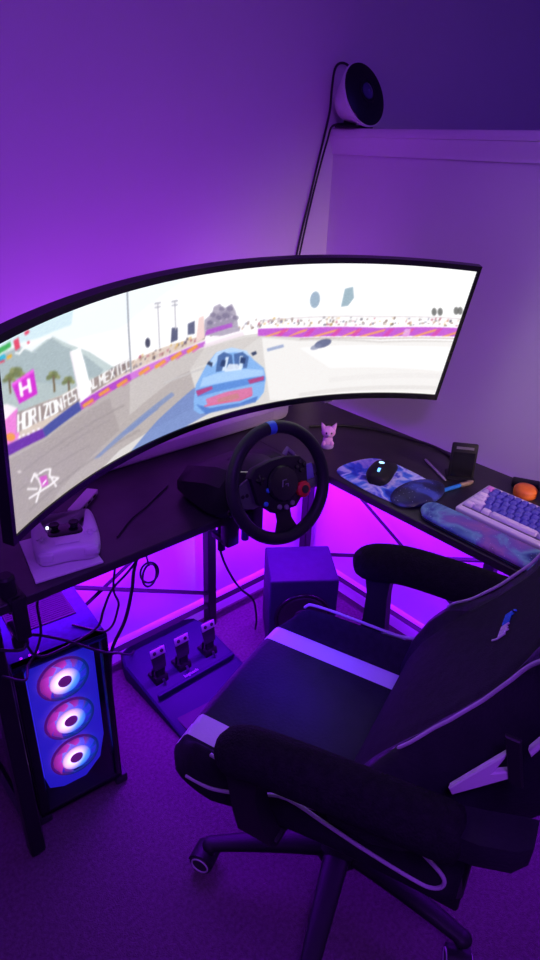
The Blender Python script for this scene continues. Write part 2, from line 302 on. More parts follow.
# the picture on the screen
SCREEN_OPS = """
e6f2f6 0.55 -247 10330 1343 10111 3108 10039 3731 9910 2318 8045 1132 8546 -314 8947
c9e4ee 0.75 -220 10902 1440 10398 1371 9262 771 9320 -268 9902
c4d2d2 1.00 -299 9269 146 9491 410 9406 612 8863 991 9153 1247 8509 1710 7496 2162 6183 2659 5247 3445 4404 2568 3595 1061 4073 -461 5973
a9b9bd 1.00 -299 9269 142 9407 407 9319 647 8771 989 9059 1207 8406 1629 7378 1995 6155 1702 5618 887 5778 -417 6853
b9c6c4 0.70 -344 8334 361 7886 1100 6527 1911 5972 2122 5411 1070 4636 -439 6416
3fae57 1.00 -36 9743 262 9777 271 9543 -12 9492
34b4d6 1.00 -17 9368 142 9407 170 9190 -8 9178
e8b040 1.00 171 9233 261 9244 273 9091 184 9081
e03a5a 0.90 314 9754 403 9774 424 9296 334 9280
e03a5a 1.00 531 9720 608 9755 582 9898 505 9864
e03a5a 1.00 -11 9134 144 9058 135 9155 -20 9230
ffffff 0.90 317 9174 401 9002 412 9076 328 9247
ffffff 0.90 406 9000 475 9128 449 9218 380 9091
ffffff 0.90 458 9110 602 9179 584 9278 440 9208
ffffff 0.90 582 9178 1004 9052 993 9155 572 9278
e03a5a 1.00 597 9303 592 9281 582 9274 569 9283 556 9307 547 9339 544 9370 548 9392 558 9399 572 9390 585 9366 594 9335
6f7a48 0.85 272 8322 277 8236 263 8168 232 8136 194 8151 159 8206 136 8288 132 8373 146 8439 176 8470 214 8457 249 8403
8c9258 0.85 352 8391 347 8317 322 8280 285 8289 245 8341 213 8423 198 8510 203 8582 228 8618 265 8610 305 8560 337 8480
6f7a48 0.85 431 8205 414 8159 380 8167 340 8225 303 8318 281 8420 278 8503 295 8547 329 8540 369 8484 405 8393 428 8290
8c9258 0.85 478 7848 452 7833 416 7878 378 7971 350 8085 338 8191 346 8261 371 8276 407 8233 444 8142 473 8028 485 7920
6f7a48 0.85 395 8080 382 8022 351 8012 311 8052 272 8132 245 8229 237 8317 250 8373 281 8383 321 8344 360 8267 387 8170
6f7a48 0.85 957 7220 961 7150 951 7094 928 7066 898 7073 871 7115 852 7178 847 7247 858 7303 881 7331 910 7323 938 7283
8c9258 0.85 1018 7282 1014 7223 996 7190 967 7194 935 7233 910 7296 897 7366 901 7424 919 7456 948 7453 979 7415 1005 7353
6f7a48 0.85 1080 7139 1067 7101 1041 7104 1010 7148 981 7219 962 7299 959 7367 972 7404 998 7401 1029 7359 1058 7288 1077 7208
8c9258 0.85 1120 6857 1100 6843 1072 6875 1042 6946 1019 7036 1009 7120 1014 7177 1033 7191 1061 7160 1091 7090 1114 7001 1125 6915
6f7a48 0.85 1054 7036 1045 6988 1021 6976 990 7005 959 7066 937 7141 930 7212 939 7259 963 7270 994 7242 1025 7183 1047 7107
77684c 1.00 973 7207 978 6327 1017 6274 1011 7159
6f7a48 0.85 1246 6546 1250 6478 1241 6423 1219 6394 1191 6401 1165 6440 1146 6502 1142 6569 1151 6623 1173 6651 1201 6645 1227 6606
8c9258 0.85 1303 6608 1300 6550 1283 6518 1255 6521 1225 6557 1201 6618 1188 6686 1191 6743 1209 6774 1236 6772 1266 6736 1291 6676
6f7a48 0.85 1363 6471 1351 6433 1327 6436 1296 6477 1268 6546 1250 6623 1247 6689 1259 6725 1284 6723 1314 6683 1342 6615 1360 6537
8c9258 0.85 1402 6199 1384 6184 1357 6214 1328 6282 1306 6368 1296 6450 1300 6505 1318 6520 1345 6490 1373 6424 1396 6337 1406 6255
6f7a48 0.85 1339 6369 1330 6323 1308 6311 1278 6338 1248 6396 1227 6469 1220 6537 1229 6583 1251 6594 1281 6568 1310 6511 1332 6439
77684c 1.00 1260 6537 1271 5675 1311 5622 1299 6489
6f7a48 0.85 158 8257 161 8200 151 8155 131 8135 106 8145 83 8183 68 8237 65 8294 75 8337 95 8357 119 8347 143 8311
8c9258 0.85 211 8299 207 8251 191 8227 166 8234 140 8270 119 8325 109 8384 113 8431 129 8454 154 8448 180 8413 201 8358
6f7a48 0.85 263 8174 251 8145 229 8151 202 8191 179 8253 164 8321 162 8376 174 8405 196 8399 222 8360 246 8298 261 8230
8c9258 0.85 292 7939 276 7930 252 7961 227 8022 209 8098 201 8168 206 8214 223 8223 247 8193 271 8132 290 8056 298 7986
6f7a48 0.85 239 8093 230 8056 210 8050 183 8078 158 8131 140 8196 135 8254 144 8291 164 8297 190 8270 216 8217 233 8153
77684c 1.00 170 8247 164 7527 199 7475 205 8200
d9c6b8 0.90 -249 6521 313 6378 1091 5946 1807 5935 2544 5982 3295 6143 4174 6202 4185 5868 3310 5440 2552 5187 1490 5000 764 4719 -115 5239
eb86d8 1.00 -213 7319 283 6634 272 5094 -39 5187 -189 5294
f6eef4 1.00 -205 7493 111 7128 283 6634 48 6450 -205 6679
f0a048 1.00 199 5288 183 5213 147 5207 101 5271 56 5388 26 5525 18 5645 33 5717 69 5723 115 5662 159 5548 190 5411
d136cf 1.00 214 7923 627 8027 671 6707 325 6763
f066ea 1.00 223 7909 627 8004 633 7873 237 7768
ffffff 1.00 336 7806 355 7062 413 6992 393 7742
ffffff 1.00 493 7737 515 7003 574 6935 551 7675
ffffff 1.00 370 7303 556 7241 536 7407 351 7467
dbd7d4 1.00 -227 4428 0 4680 773 4193 1528 4473 2555 4876 3382 5180 4199 5463 4985 5623 5490 5571 6410 4848 8323 4334 10041 4655 10592 4873 10568 -2208 6871 -2909 3123 -3026 257 -2393 -124 -248
b9b0ae 1.00 -227 4428 0 4680 773 4193 1528 4473 2555 4876 3382 5180 4204 5327 3904 4097 4222 1293 2367 526 257 -2393 -124 -248
aaa09f 0.80 -147 4463 769 4027 1526 4238 2125 4319 2358 1918 1004 454 170 -1441 -92 614
cfc9c6 0.70 2556 4750 3384 5114 4204 5327 5108 5417 5501 5355 5035 4480 3681 3970 2577 2598
f4f2f0 0.85 5508 5210 6423 4621 8335 4175 10389 4621 10164 -457 7481 -662 5952 234 5735 2586
ffffff 0.60 6456 4084 8823 3965 10318 4176 10170 2068 7285 2267
e9e6e4 0.60 7339 1050 10022 1451 9979 1878 7306 1477
d9d5d2 0.50 6673 78 10015 419 9978 769 6647 425
978e8e 0.45 315 3157 2480 3353 2455 3496 296 3294
978e8e 0.45 349 624 2851 1132 2814 1327 322 820
978e8e 0.45 1043 2861 2145 2874 2128 2983 1029 2968
978e8e 0.45 183 2300 1702 1983 1685 2096 169 2407
8494bd 0.90 1772 957 2359 1644 3524 2973 3599 2681 2816 1648 1908 843
7d8fc0 0.70 2360 1507 3035 2248 3266 2163 2635 1427
8fa0c8 0.80 5694 4135 6071 4286 6040 4513 5665 4362
7089c8 0.85 2558 -152 3236 1355 4037 2719 4320 2594 4537 440 3787 -95
c8c4c4 0.80 3345 3704 4273 3859 4252 4007 3326 3850
6d38a8 1.00 -37 5235 724 4763 773 4193 -2 4631
4b559f 1.00 724 4763 1470 5089 1528 4473 773 4193
b34cc6 1.00 1490 5000 2550 5311 2599 4823 1528 4473
d07ad8 1.00 2550 5311 3375 5506 3428 5137 2599 4823
c06ad0 1.00 3375 5506 4188 5801 4222 5446 3428 5137
f0a13c 0.90 1575 4525 1797 4608 1757 4833 1537 4750
e06ab0 0.70 1679 4413 1846 4501 1822 4634 1655 4546
f0a13c 0.90 1916 4680 2138 4794 2097 5019 1876 4906
e06ab0 0.70 2021 4580 2189 4692 2163 4825 1996 4713
f0a13c 0.90 2302 4705 2526 4852 2483 5078 2260 4932
e06ab0 0.70 2409 4616 2577 4754 2551 4887 2383 4750
f0a13c 0.90 2778 4871 3003 5059 2958 5284 2734 5097
e06ab0 0.70 2887 4796 3056 4966 3028 5098 2859 4930
f0a13c 0.90 3128 4931 3353 5148 3307 5373 3082 5158
e06ab0 0.70 3238 4867 3407 5058 3378 5191 3210 5000
f0a13c 0.90 3478 5096 3703 5342 3655 5566 3431 5322
e06ab0 0.70 3589 5044 3758 5257 3728 5389 3560 5176
f0a13c 0.90 3831 5237 4055 5510 4006 5733 3782 5462
e06ab0 0.70 3943 5195 4110 5430 4080 5560 3913 5326
f3e4ef 0.80 1491 4957 2564 5271 2549 5357 1478 5042
f3e4ef 0.80 2550 5267 3388 5464 3375 5552 2538 5354
f3e4ef 0.80 3375 5460 4201 5760 4187 5849 3362 5548
f3e4ef 0.80 4186 5755 4982 5929 4970 6020 4175 5845
efe0ea 0.80 4196 5319 5090 5592 5050 5875 4160 5599
7c6f70 0.60 224 5451 257 6426 1150 5856 1807 5935 2563 6199 2569 5593 1805 5126 1158 5004
ffffff 1.00 277 5397 305 6279 269 6344 240 5467
ffffff 1.00 369 5350 391 6220 354 6282 332 5419
ffffff 1.00 270 5822 376 5757 364 5875 258 5939
ffffff 1.00 405 5333 424 6197 387 6259 368 5400
ffffff 1.00 401 6152 506 6080 495 6196 391 6267
ffffff 1.00 473 6200 460 5355 498 5289 510 6140
ffffff 1.00 481 5406 371 5457 385 5336 495 5283
ffffff 1.00 534 5273 544 6118 507 6178 496 5338
ffffff 1.00 522 6070 618 6007 607 6124 511 6186
ffffff 1.00 585 6126 582 5690 621 5630 623 6069
ffffff 1.00 604 5742 505 5795 518 5675 617 5621
ffffff 1.00 535 5746 595 5267 630 5255 570 5735
ffffff 1.00 712 5201 710 6016 671 6072 673 5261
ffffff 1.00 766 5916 873 5854 861 5974 754 6035
ffffff 1.00 842 5983 755 5249 792 5160 879 5900
ffffff 1.00 775 5168 888 5129 873 5255 760 5293
ffffff 1.00 929 5127 912 5903 873 5953 889 5181
ffffff 1.00 890 5845 998 5786 986 5907 878 5965
ffffff 1.00 962 5903 985 5150 1025 5100 1001 5857
ffffff 1.00 1005 5215 892 5249 907 5122 1021 5088
ffffff 1.00 1063 5090 1036 5839 997 5885 1023 5139
ffffff 1.00 996 5859 1127 5083 1161 5092 1029 5869
ffffff 1.00 1160 5067 1127 5796 1088 5838 1120 5112
ffffff 1.00 1207 5101 1174 5862 1145 5893 1177 5135
ffffff 1.00 1161 5809 1236 5810 1222 5903 1147 5902
ffffff 1.00 1176 5453 1239 5460 1224 5555 1162 5547
ffffff 1.00 1336 5229 1262 5208 1278 5112 1352 5133
ffffff 1.00 1292 5122 1261 5863 1231 5894 1262 5156
ffffff 1.00 1247 5810 1323 5813 1309 5906 1233 5903
ffffff 1.00 1262 5464 1325 5473 1310 5568 1247 5558
ffffff 1.00 1363 5136 1438 5159 1422 5256 1347 5232
ffffff 1.00 1440 5166 1424 5544 1394 5576 1409 5199
ffffff 1.00 1409 5586 1333 5572 1348 5477 1424 5491
ffffff 1.00 1364 5487 1347 5867 1318 5898 1333 5520
ffffff 1.00 1334 5814 1410 5819 1396 5912 1320 5907
ffffff 1.00 1495 5185 1466 5877 1436 5908 1464 5218
ffffff 1.00 1421 5820 1497 5827 1483 5921 1407 5913
ffffff 1.00 1581 5216 1553 5887 1523 5918 1550 5249
ffffff 1.00 1578 5919 1638 5274 1668 5258 1608 5904
ffffff 1.00 1666 5245 1674 5898 1643 5941 1635 5292
ffffff 1.00 1721 5269 1730 5908 1700 5952 1690 5315
ffffff 1.00 1698 5939 1756 5325 1786 5310 1727 5925
ffffff 1.00 1711 5505 1762 5523 1746 5618 1695 5601
ffffff 1.00 1755 5958 1778 5346 1809 5314 1786 5927
ffffff 1.00 1795 5302 1870 5338 1853 5435 1777 5398
ffffff 1.00 1939 5303 1917 5950 1890 5977 1911 5332
ffffff 1.00 1889 5963 1947 5570 1972 5574 1913 5966
ffffff 1.00 1969 5551 1999 5953 1972 6000 1942 5601
ffffff 1.00 1970 5992 1993 5359 2020 5331 1997 5966
ffffff 1.00 2117 5451 2024 5416 2038 5331 2131 5366
ffffff 1.00 2051 5342 2028 5973 2001 5999 2024 5370
ffffff 1.00 2016 5924 2108 5946 2095 6028 2003 6006
ffffff 1.00 2027 5629 2104 5652 2090 5736 2013 5713
ffffff 1.00 2162 5375 2223 6007 2196 6057 2135 5428
ffffff 1.00 2112 6006 2224 5423 2247 5439 2134 6022
ffffff 1.00 2319 5452 2292 6045 2265 6069 2291 5477
ffffff 1.00 2457 5605 2363 5558 2378 5473 2472 5520
ffffff 1.00 2391 5486 2364 6069 2337 6092 2364 5510
ffffff 1.00 2352 6017 2445 6049 2432 6132 2339 6100
ffffff 1.00 2505 5544 2477 6110 2449 6131 2477 5567
ffffff 1.00 2465 6057 2558 6093 2545 6176 2451 6140
ffffff 1.00 2531 6162 2559 5610 2587 5588 2558 6142
ffffff 1.00 2570 5666 2477 5615 2492 5530 2585 5581
fff6ff 1.00 303 5086 298 5064 286 5063 271 5083 257 5121 247 5164 244 5202 249 5224 260 5225 275 5204 290 5168 300 5124
fff6ff 1.00 381 5044 376 5021 365 5019 349 5040 335 5077 324 5121 321 5159 326 5181 338 5183 353 5162 368 5126 378 5082
fff6ff 1.00 477 4915 472 4892 461 4890 445 4911 430 4948 420 4992 417 5030 422 5054 433 5055 449 5035 464 4998 474 4954
fff6ff 1.00 577 4893 572 4869 561 4867 545 4887 530 4924 519 4968 516 5007 521 5031 533 5033 548 5013 563 4976 574 4932
fff6ff 1.00 677 4821 672 4797 660 4794 644 4814 629 4851 618 4895 615 4935 620 4959 631 4961 647 4942 662 4905 673 4861
ffffff 1.00 1317 7967 1526 7925 1608 7081 1684 6098 1742 5156 1510 4912 1457 6015
efe9ef 0.80 1317 7967 1357 7971 1532 5053 1510 4912
c45fd2 1.00 5382 5899 6364 5595 8241 5354 9987 5692 10192 5687 10188 5036 8297 4651 6407 4886 5407 5400
f2a860 0.85 5550 5296 5951 5554 6109 5619 6073 5437 5677 5238
f2a860 0.85 6118 5059 6399 5403 6557 5483 6522 5294 6175 5038
f2a860 0.85 6688 4879 7131 5233 7287 5338 7255 5139 6845 4840
f2a860 0.85 7376 4740 7673 5170 7827 5292 7796 5086 7447 4731
f2a860 0.85 7778 4699 8234 5160 8385 5299 8356 5086 7947 4691
f2a860 0.85 8574 4706 8880 5218 9028 5377 9001 5158 8657 4714
f2a860 0.85 9036 4764 9403 5320 9548 5493 9523 5270 9159 4786
f2a860 0.85 9694 4913 10072 5521 10213 5711 10189 5484 9829 4953
d84aa8 0.75 5833 5171 5990 5675 6108 5633 5952 5122
d84aa8 0.75 6474 4939 6627 5480 6744 5452 6593 4905
d84aa8 0.75 7116 4782 7263 5357 7380 5342 7234 4762
d84aa8 0.75 7589 4715 7732 5312 7849 5307 7707 4704
d84aa8 0.75 8341 4692 8477 5321 8592 5332 8458 4698
d84aa8 0.75 8805 4730 8936 5377 9050 5396 8921 4746
d84aa8 0.75 9446 4848 9569 5515 9681 5546 9559 4876
d84aa8 0.75 10007 5012 10123 5693 10233 5735 10118 5051
e8b8ee 0.80 8824 5328 8961 5349 8963 4792 8802 4770
b8a49c 0.70 6409 4726 8322 4442 8314 4545 6403 4824
b8a49c 0.70 8307 4441 10149 4804 10139 4907 8298 4544
b3abbd 1.00 4131 6167 4141 7180 4284 7469 4312 7889 4439 8007 4541 7640 4708 7873 4821 7306 4905 6410 4969 5972 4567 5874
8f87a0 0.55 4185 6516 4212 7008 4374 7417 4634 7529 4809 7052 4810 6527 4367 6396
726a88 0.60 4376 7352 4370 7280 4347 7237 4314 7237 4280 7277 4253 7349 4241 7431 4248 7502 4270 7544 4303 7545 4337 7505 4364 7435
726a88 0.60 4564 7629 4558 7556 4535 7512 4502 7509 4468 7548 4441 7618 4429 7700 4435 7772 4457 7815 4490 7818 4524 7780 4551 7711
726a88 0.60 4755 7532 4749 7445 4723 7393 4684 7388 4643 7433 4612 7515 4597 7611 4604 7696 4630 7748 4669 7753 4709 7709 4741 7628
726a88 0.60 4907 6872 4901 6796 4878 6750 4845 6746 4810 6786 4782 6858 4769 6943 4775 7018 4798 7064 4831 7068 4866 7029 4894 6957
726a88 0.60 4328 6872 4322 6800 4299 6758 4265 6758 4231 6801 4204 6874 4192 6958 4199 7030 4221 7071 4254 7071 4289 7029 4316 6956
726a88 0.60 4695 7112 4688 7012 4658 6953 4613 6949 4567 7003 4530 7099 4514 7210 4522 7308 4552 7366 4596 7370 4643 7318 4679 7224
726a88 0.60 4519 7079 4513 7006 4491 6962 4457 6961 4422 7002 4395 7074 4383 7158 4390 7230 4412 7273 4445 7275 4480 7234 4507 7163
d8c8e0 0.80 4396 6831 4394 6806 4386 6792 4375 6792 4363 6806 4354 6830 4350 6859 4352 6883 4360 6897 4371 6897 4383 6883 4392 6859
d8c8e0 0.80 4527 6882 4525 6857 4517 6843 4506 6842 4495 6856 4486 6880 4482 6908 4484 6933 4491 6947 4502 6948 4514 6934 4523 6910
d8c8e0 0.80 4658 6938 4656 6913 4649 6898 4638 6897 4626 6910 4617 6934 4613 6963 4615 6987 4622 7002 4633 7003 4645 6990 4654 6966
d8c8e0 0.80 4767 7009 4765 6984 4757 6969 4746 6968 4734 6981 4725 7005 4721 7033 4723 7058 4730 7073 4742 7075 4753 7061 4762 7038
b060c8 1.00 4176 6135 4208 6501 4761 6620 4795 6336
f0d4d0 1.00 3984 5887 4002 7393 4109 7449 4181 6002
5c607c 1.00 3423 6279 3423 7196 3555 7094 3574 6338
666a86 1.00 3789 6482 3769 7181 3919 7262 3945 6429
4e5064 1.00 2974 6680 2969 6535 2950 6443 2923 6429 2894 6497 2871 6628 2862 6786 2867 6928 2886 7019 2913 7033 2942 6967 2964 6838
8f94a0 1.00 2439 10084 2490 7861 2519 7837 2467 10066
8f94a0 1.00 2489 7900 2568 5328 2598 5298 2518 7878
b0aeb8 1.00 3080 8862 3175 6174 3197 6156 3101 8849
b0aeb8 1.00 3438 8729 3503 6996 3525 6981 3460 8717
a8a8b4 1.00 3024 8848 3163 8810 3157 8892 3017 8929
a8a8b4 1.00 3028 8626 3167 8587 3161 8658 3023 8697
a8a8b4 1.00 3381 8711 3523 8682 3516 8766 3375 8794
a8a8b4 1.00 3388 8483 3528 8452 3522 8525 3382 8555
8ea6bc 0.85 6704 7463 6694 7176 6655 6984 6598 6939 6538 7055 6491 7297 6470 7600 6480 7881 6519 8068 6575 8112 6635 8003 6682 7766
8faab8 0.85 7218 8231 7389 8367 7470 7587 7375 7015 7219 6954
5d6488 0.90 7175 4449 7174 4274 7123 4098 7034 3970 6932 3927 6844 3979 6794 4110 6796 4284 6848 4454 6936 4577 7037 4622 7125 4576
8087a6 0.70 6960 4170 6960 4058 6926 3943 6868 3854 6801 3818 6743 3843 6710 3922 6711 4033 6745 4146 6803 4232 6870 4269 6927 4247
5a5c58 0.80 9420 6778 9426 6625 9415 6508 9390 6460 9358 6493 9326 6599 9305 6748 9299 6900 9310 7015 9335 7063 9367 7030 9398 6926
5a5c58 0.80 9553 6815 9559 6662 9549 6545 9524 6496 9491 6528 9460 6634 9438 6782 9431 6935 9442 7050 9467 7098 9500 7066 9531 6963
5a5c58 0.80 9896 7002 9903 6849 9893 6731 9869 6681 9836 6712 9805 6815 9783 6963 9776 7116 9786 7232 9810 7281 9842 7251 9874 7149
5a5c58 0.80 9983 7032 9990 6879 9980 6762 9956 6711 9924 6742 9892 6845 9870 6993 9863 7145 9873 7261 9897 7311 9929 7281 9961 7179
c8bcc0 0.60 5443 6379 6331 6281 6323 6368 5437 6463
c8bcc0 0.60 6316 6283 8185 6150 8177 6241 6310 6370
c8bcc0 0.60 8170 6150 10040 6379 10032 6471 8164 6241
87b4ec 1.00 4064 1826 4078 2893 4270 4053 4472 4791 4834 4887 5202 4378 5397 3683 5670 2928 5759 2109 5767 1001 5649 438 5216 370 4609 446 4245 590 4087 1062
b8d6f8 1.00 4317 4014 4493 4844 4832 4923 5198 4452 5287 4040 4940 4539 4616 4619 4459 3900
4d6ea6 1.00 4523 3425 4527 4544 4657 4728 4855 4384 4946 3319
4f6fa8 1.00 4970 3301 4899 4425 5107 4436 5267 3979 5257 3180
d4e6fa 1.00 4664 3385 4719 4337 4790 4288 4760 3311
d4e6fa 1.00 5067 3234 5048 4187 5120 4142 5160 3244
2f4470 1.00 4602 3789 4633 4189 4727 4120 4724 3625
2f4470 1.00 5071 3668 5075 4098 5198 3949 5195 3515
f0f6fe 0.80 4718 3199 4811 3776 5026 3626 5167 3092 5011 2905
a9cdf6 1.00 4228 3249 4574 3312 5285 3088 5653 2785 5698 2377 5030 2445 4178 2654
5f8ed8 1.00 4089 2525 4511 2496 5366 2358 5726 2283 5747 1883 5103 1861 4154 1954
b04a86 1.00 4092 2451 4465 2464 4497 2215 4152 2029
b04a86 1.00 5324 2234 5702 2298 5718 1978 5388 1883
d87aa6 1.00 4354 1608 4824 1706 5449 1609 5500 1024 5194 861 4421 1015
c8848a 1.00 4624 1353 5123 1385 5191 943 4688 911
e06a92 1.00 4343 1029 5213 710 5201 845 4333 1159
e06a92 1.00 5199 708 5498 900 5477 1032 5179 841
4c74c4 0.80 4122 1472 4476 808 5208 534 5633 771 5607 307 5172 246 4394 432
3a4664 1.00 4289 4176 4328 4351 4428 4134 4415 3866
3a4664 1.00 5301 4249 5413 4329 5448 4093 5359 3997
f6f0f2 1.00 481 2539 572 2042 603 2060 512 2557
f6f0f2 1.00 559 2144 606 1568 645 1523 597 2101
f6f0f2 1.00 607 1665 537 1298 576 1168 645 1539
f6f0f2 1.00 545 1338 473 901 512 771 583 1213
f6f0f2 1.00 330 2020 542 1527 545 1645 334 2133
f6f0f2 1.00 360 1370 599 1232 580 1384 342 1519
f6f0f2 1.00 581 1241 852 1135 831 1289 561 1393
f6f0f2 1.00 837 1136 1020 1209 993 1362 811 1289
f6f0f2 1.00 607 2319 748 2271 729 2416 587 2463
f6f0f2 1.00 722 2296 847 2106 841 2240 717 2428
f6f0f2 1.00 815 2266 786 1873 827 1768 856 2164
f6f0f2 1.00 785 1891 865 1295 902 1283 822 1879
f6f0f2 1.00 855 1376 921 819 960 796 893 1354
f6f0f2 1.00 793 1717 995 1221 1001 1336 800 1828
f6f0f2 1.00 440 2201 528 2564 492 2686 404 2328
f6f0f2 1.00 487 2608 568 2301 589 2365 507 2670
d260c8 1.00 595 2210 747 2001 780 1332 638 1473
ffffff 1.00 666 1537 751 1647 727 1764 641 1655
efe6e6 0.80 254 3269 247 3248 232 3256 213 3290 194 3341 181 3396 177 3439 183 3459 198 3452 217 3418 236 3367 249 3313
"""
SCREEN_CROWD = [([772, 5095, 1491, 5172, 2549, 5434, 3372, 5635, 4183, 5935], [786, 5728, 4165, 6466], 150, 1), ([4181, 6002, 4969, 5972, 5472, 5927], [4167, 6400, 5440, 6559], 40, 1), ([5378, 5970, 6360, 5669, 8235, 5432, 10046, 5793], [5347, 6599, 9986, 6407], 190, 1)]
def paint(W, H):
    img = np.ones((H, W, 3)); img[:] = 1.0
    def fill(pts, col, al):
        P = np.array(pts, float); P[:, 0] *= W; P[:, 1] *= H
        x0, x1 = max(0, int(P[:, 0].min())), min(W, int(P[:, 0].max()) + 2); y0, y1 = max(0, int(P[:, 1].min())), min(H, int(P[:, 1].max()) + 2)
        if x1 <= x0 or y1 <= y0: return
        acc = np.zeros((y1 - y0, x1 - x0))
        for ox, oy in ((.25, .25), (.75, .25), (.25, .75), (.75, .75)):
            gx, gy = np.meshgrid(np.arange(x0, x1) + ox, np.arange(y0, y1) + oy); ins = np.zeros(gx.shape, bool)
            for (ax, ay), (bx, by) in zip(P, np.roll(P, -1, 0)):
                if ay == by: continue
                ins ^= ((ay > gy) != (by > gy)) & (gx < (bx - ax) * (gy - ay) / (by - ay) + ax)
            acc += ins
        a = (acc / 4 * al)[..., None]
        img[y0:y1, x0:x1] = img[y0:y1, x0:x1] * (1 - a) + np.array(col) * a
    ops = [l.split() for l in SCREEN_OPS.strip().splitlines()]
    rng = random.Random(3); done = False
    pal = ['4a4450', '8a6a5a', 'c8a890', 'e8dcd8', 'b05a70', '605a78', 'd8b060', '9a8a90', 'ffffff', '6a5048']
    def hx(h): return [int(h[i:i + 2], 16) / 255 for i in (0, 2, 4)]
    def crowd():
        for base, top, n, sz in SCREEN_CROWD:
            B = [(base[i] / 1e4, base[i + 1] / 1e4) for i in range(0, len(base), 2)]
            h0 = top[1] - base[1]; h1 = top[3] - base[-1]
            for _ in range(n):
                s = rng.uniform(B[0][0], B[-1][0]); t = np.interp(s, [b[0] for b in B], [b[1] for b in B])
                f = (s - B[0][0]) / (B[-1][0] - B[0][0]); h = (h0 + (h1 - h0) * f) / 1e4
                y = t + rng.random() ** 1.3 * h * .9; w = rng.uniform(.0012, .0032); g = rng.uniform(.008, .022)
                fill([(s - w, y), (s + w, y), (s + w, y + g), (s - w, y + g)], hx(rng.choice(pal)), rng.uniform(.35, .8))
    for o in ops:
        v = [float(k) / 1e4 for k in o[2:]]
        if not done and o[0] == 'd136cf': crowd(); done = True
        fill(list(zip(v[0::2], v[1::2])), hx(o[0]), float(o[1]))
    for _ in range(3):
        q = np.pad(img, ((1, 1), (1, 1), (0, 0)), 'edge'); img = (q[:-2, 1:-1] + q[2:, 1:-1] + q[1:-1, :-2] + q[1:-1, 2:] + 2 * q[1:-1, 1:-1]) / 6
    ns = np.random.default_rng(5).normal(0, 1, (H, W, 1)); ns = (ns + np.roll(ns, 1, 1) + np.roll(ns, 2, 1)) / 3
    return np.clip(img + ns * .022 * (1 - img.min(2, keepdims=True) ** 6), 0, 1)
GW, GH = 900, 250
pic = paint(GW, GH)
mb = MB(); t = bmesh.new()
vv = [[t.verts.new(scr(i / (GW - 1), j / (GH - 1), .0005)) for i in range(GW)] for j in range(GH)]
for j in range(GH - 1):
    for i in range(GW - 1): t.faces.new((vv[j][i], vv[j][i + 1], vv[j + 1][i + 1], vv[j + 1][i]))
mb.bm.free(); mb.bm = t
def screen_mat():
    m = bpy.data.materials.new('lit_screen'); m.use_nodes = True; N = m.node_tree.nodes; L = m.node_tree.links; b = N['Principled BSDF']
    at = N.new('ShaderNodeAttribute'); at.attribute_name = 'picture'
    b.inputs['Base Color'].default_value = (.01, .01, .01, 1); b.inputs['Roughness'].default_value = .35
    L.new(at.outputs['Color'], b.inputs['Emission Color']); b.inputs['Emission Strength'].default_value = SCREEN_POWER
    return m
SCREEN_POWER = 1.08
screen = mb.build('screen', screen_mat(), mon, True)
ca = screen.data.color_attributes.new('picture', 'FLOAT_COLOR', 'POINT')
lin = np.where(pic <= .04045, pic / 12.92, ((pic + .055) / 1.055) ** 2.4)
buf = np.ones((GH * GW, 4), np.float32); buf[:, :3] = lin.reshape(-1, 3); ca.data.foreach_set('color', buf.ravel())
screen['label'] = 'bright curved screen with a race track scene'
# ------------------------------------------------------------------ steering wheel on the desk edge
WC, WY, WT = V((-.714, -.588, .861)), -.081, rad(20)
nn = V((math.sin(WY) * math.cos(WT), -math.cos(WY) * math.cos(WT), math.sin(WT))); rr = V((math.cos(WY), math.sin(WY), 0)); uu = nn.cross(rr)
MW = Matrix(((rr.x, uu.x, nn.x, WC.x), (rr.y, uu.y, nn.y, WC.y), (rr.z, uu.z, nn.z, WC.z), (0, 0, 0, 1)))
wheel = thing('racing_wheel', 'black gaming steering wheel with a red dial, clamped to the desk edge', 'steering wheel', (-.72, -.38, DZ))
mb = MB(MW)
mb.ring(.1245, .0145, 72, 14); mb.build('rim', leather, wheel, True)
mb = MB(MW); t0 = [((.1245) * math.sin(a), .1245 * math.cos(a), .0) for a in np.linspace(-.07, .07, 7)]
mb.tube(t0, .0151, 14); mb.build('centre_mark', blue_mark, wheel, True)
for s, nm in ((-1, 'spoke'), (1, 'spoke')):
    mb = MB(MW); mb.prism([(s * .03, -.034), (s * .03, .030), (s * .075, .030), (s * .118, .012), (s * .119, -.028), (s * .078, -.040)][::s], -.012, -.004, .002, 1)
    sp = mb.build(nm, mat('spoke_alloy', (.10, .10, .13), .35, metal=.7), wheel, True)
    mb = MB(MW)
    for k in range(3): mb.lathe([(.0045, 0), (.0045, .0012), (.0035, .0018)], 10, Matrix.Translation((s * (.088 + .011 * k), -.006, -.0045)))
    h = mb.build('rivet', black_pl, sp); h.data.transform(wheel.matrix_basis.inverted())
mb = MB(MW); mb.prism([(-.020, -.03), (.020, -.03), (.020, -.085), (.034, -.117), (-.034, -.117), (-.020, -.085)], -.012, -.004, .002, 1); mb.build('spoke', black_pl, wheel, True)
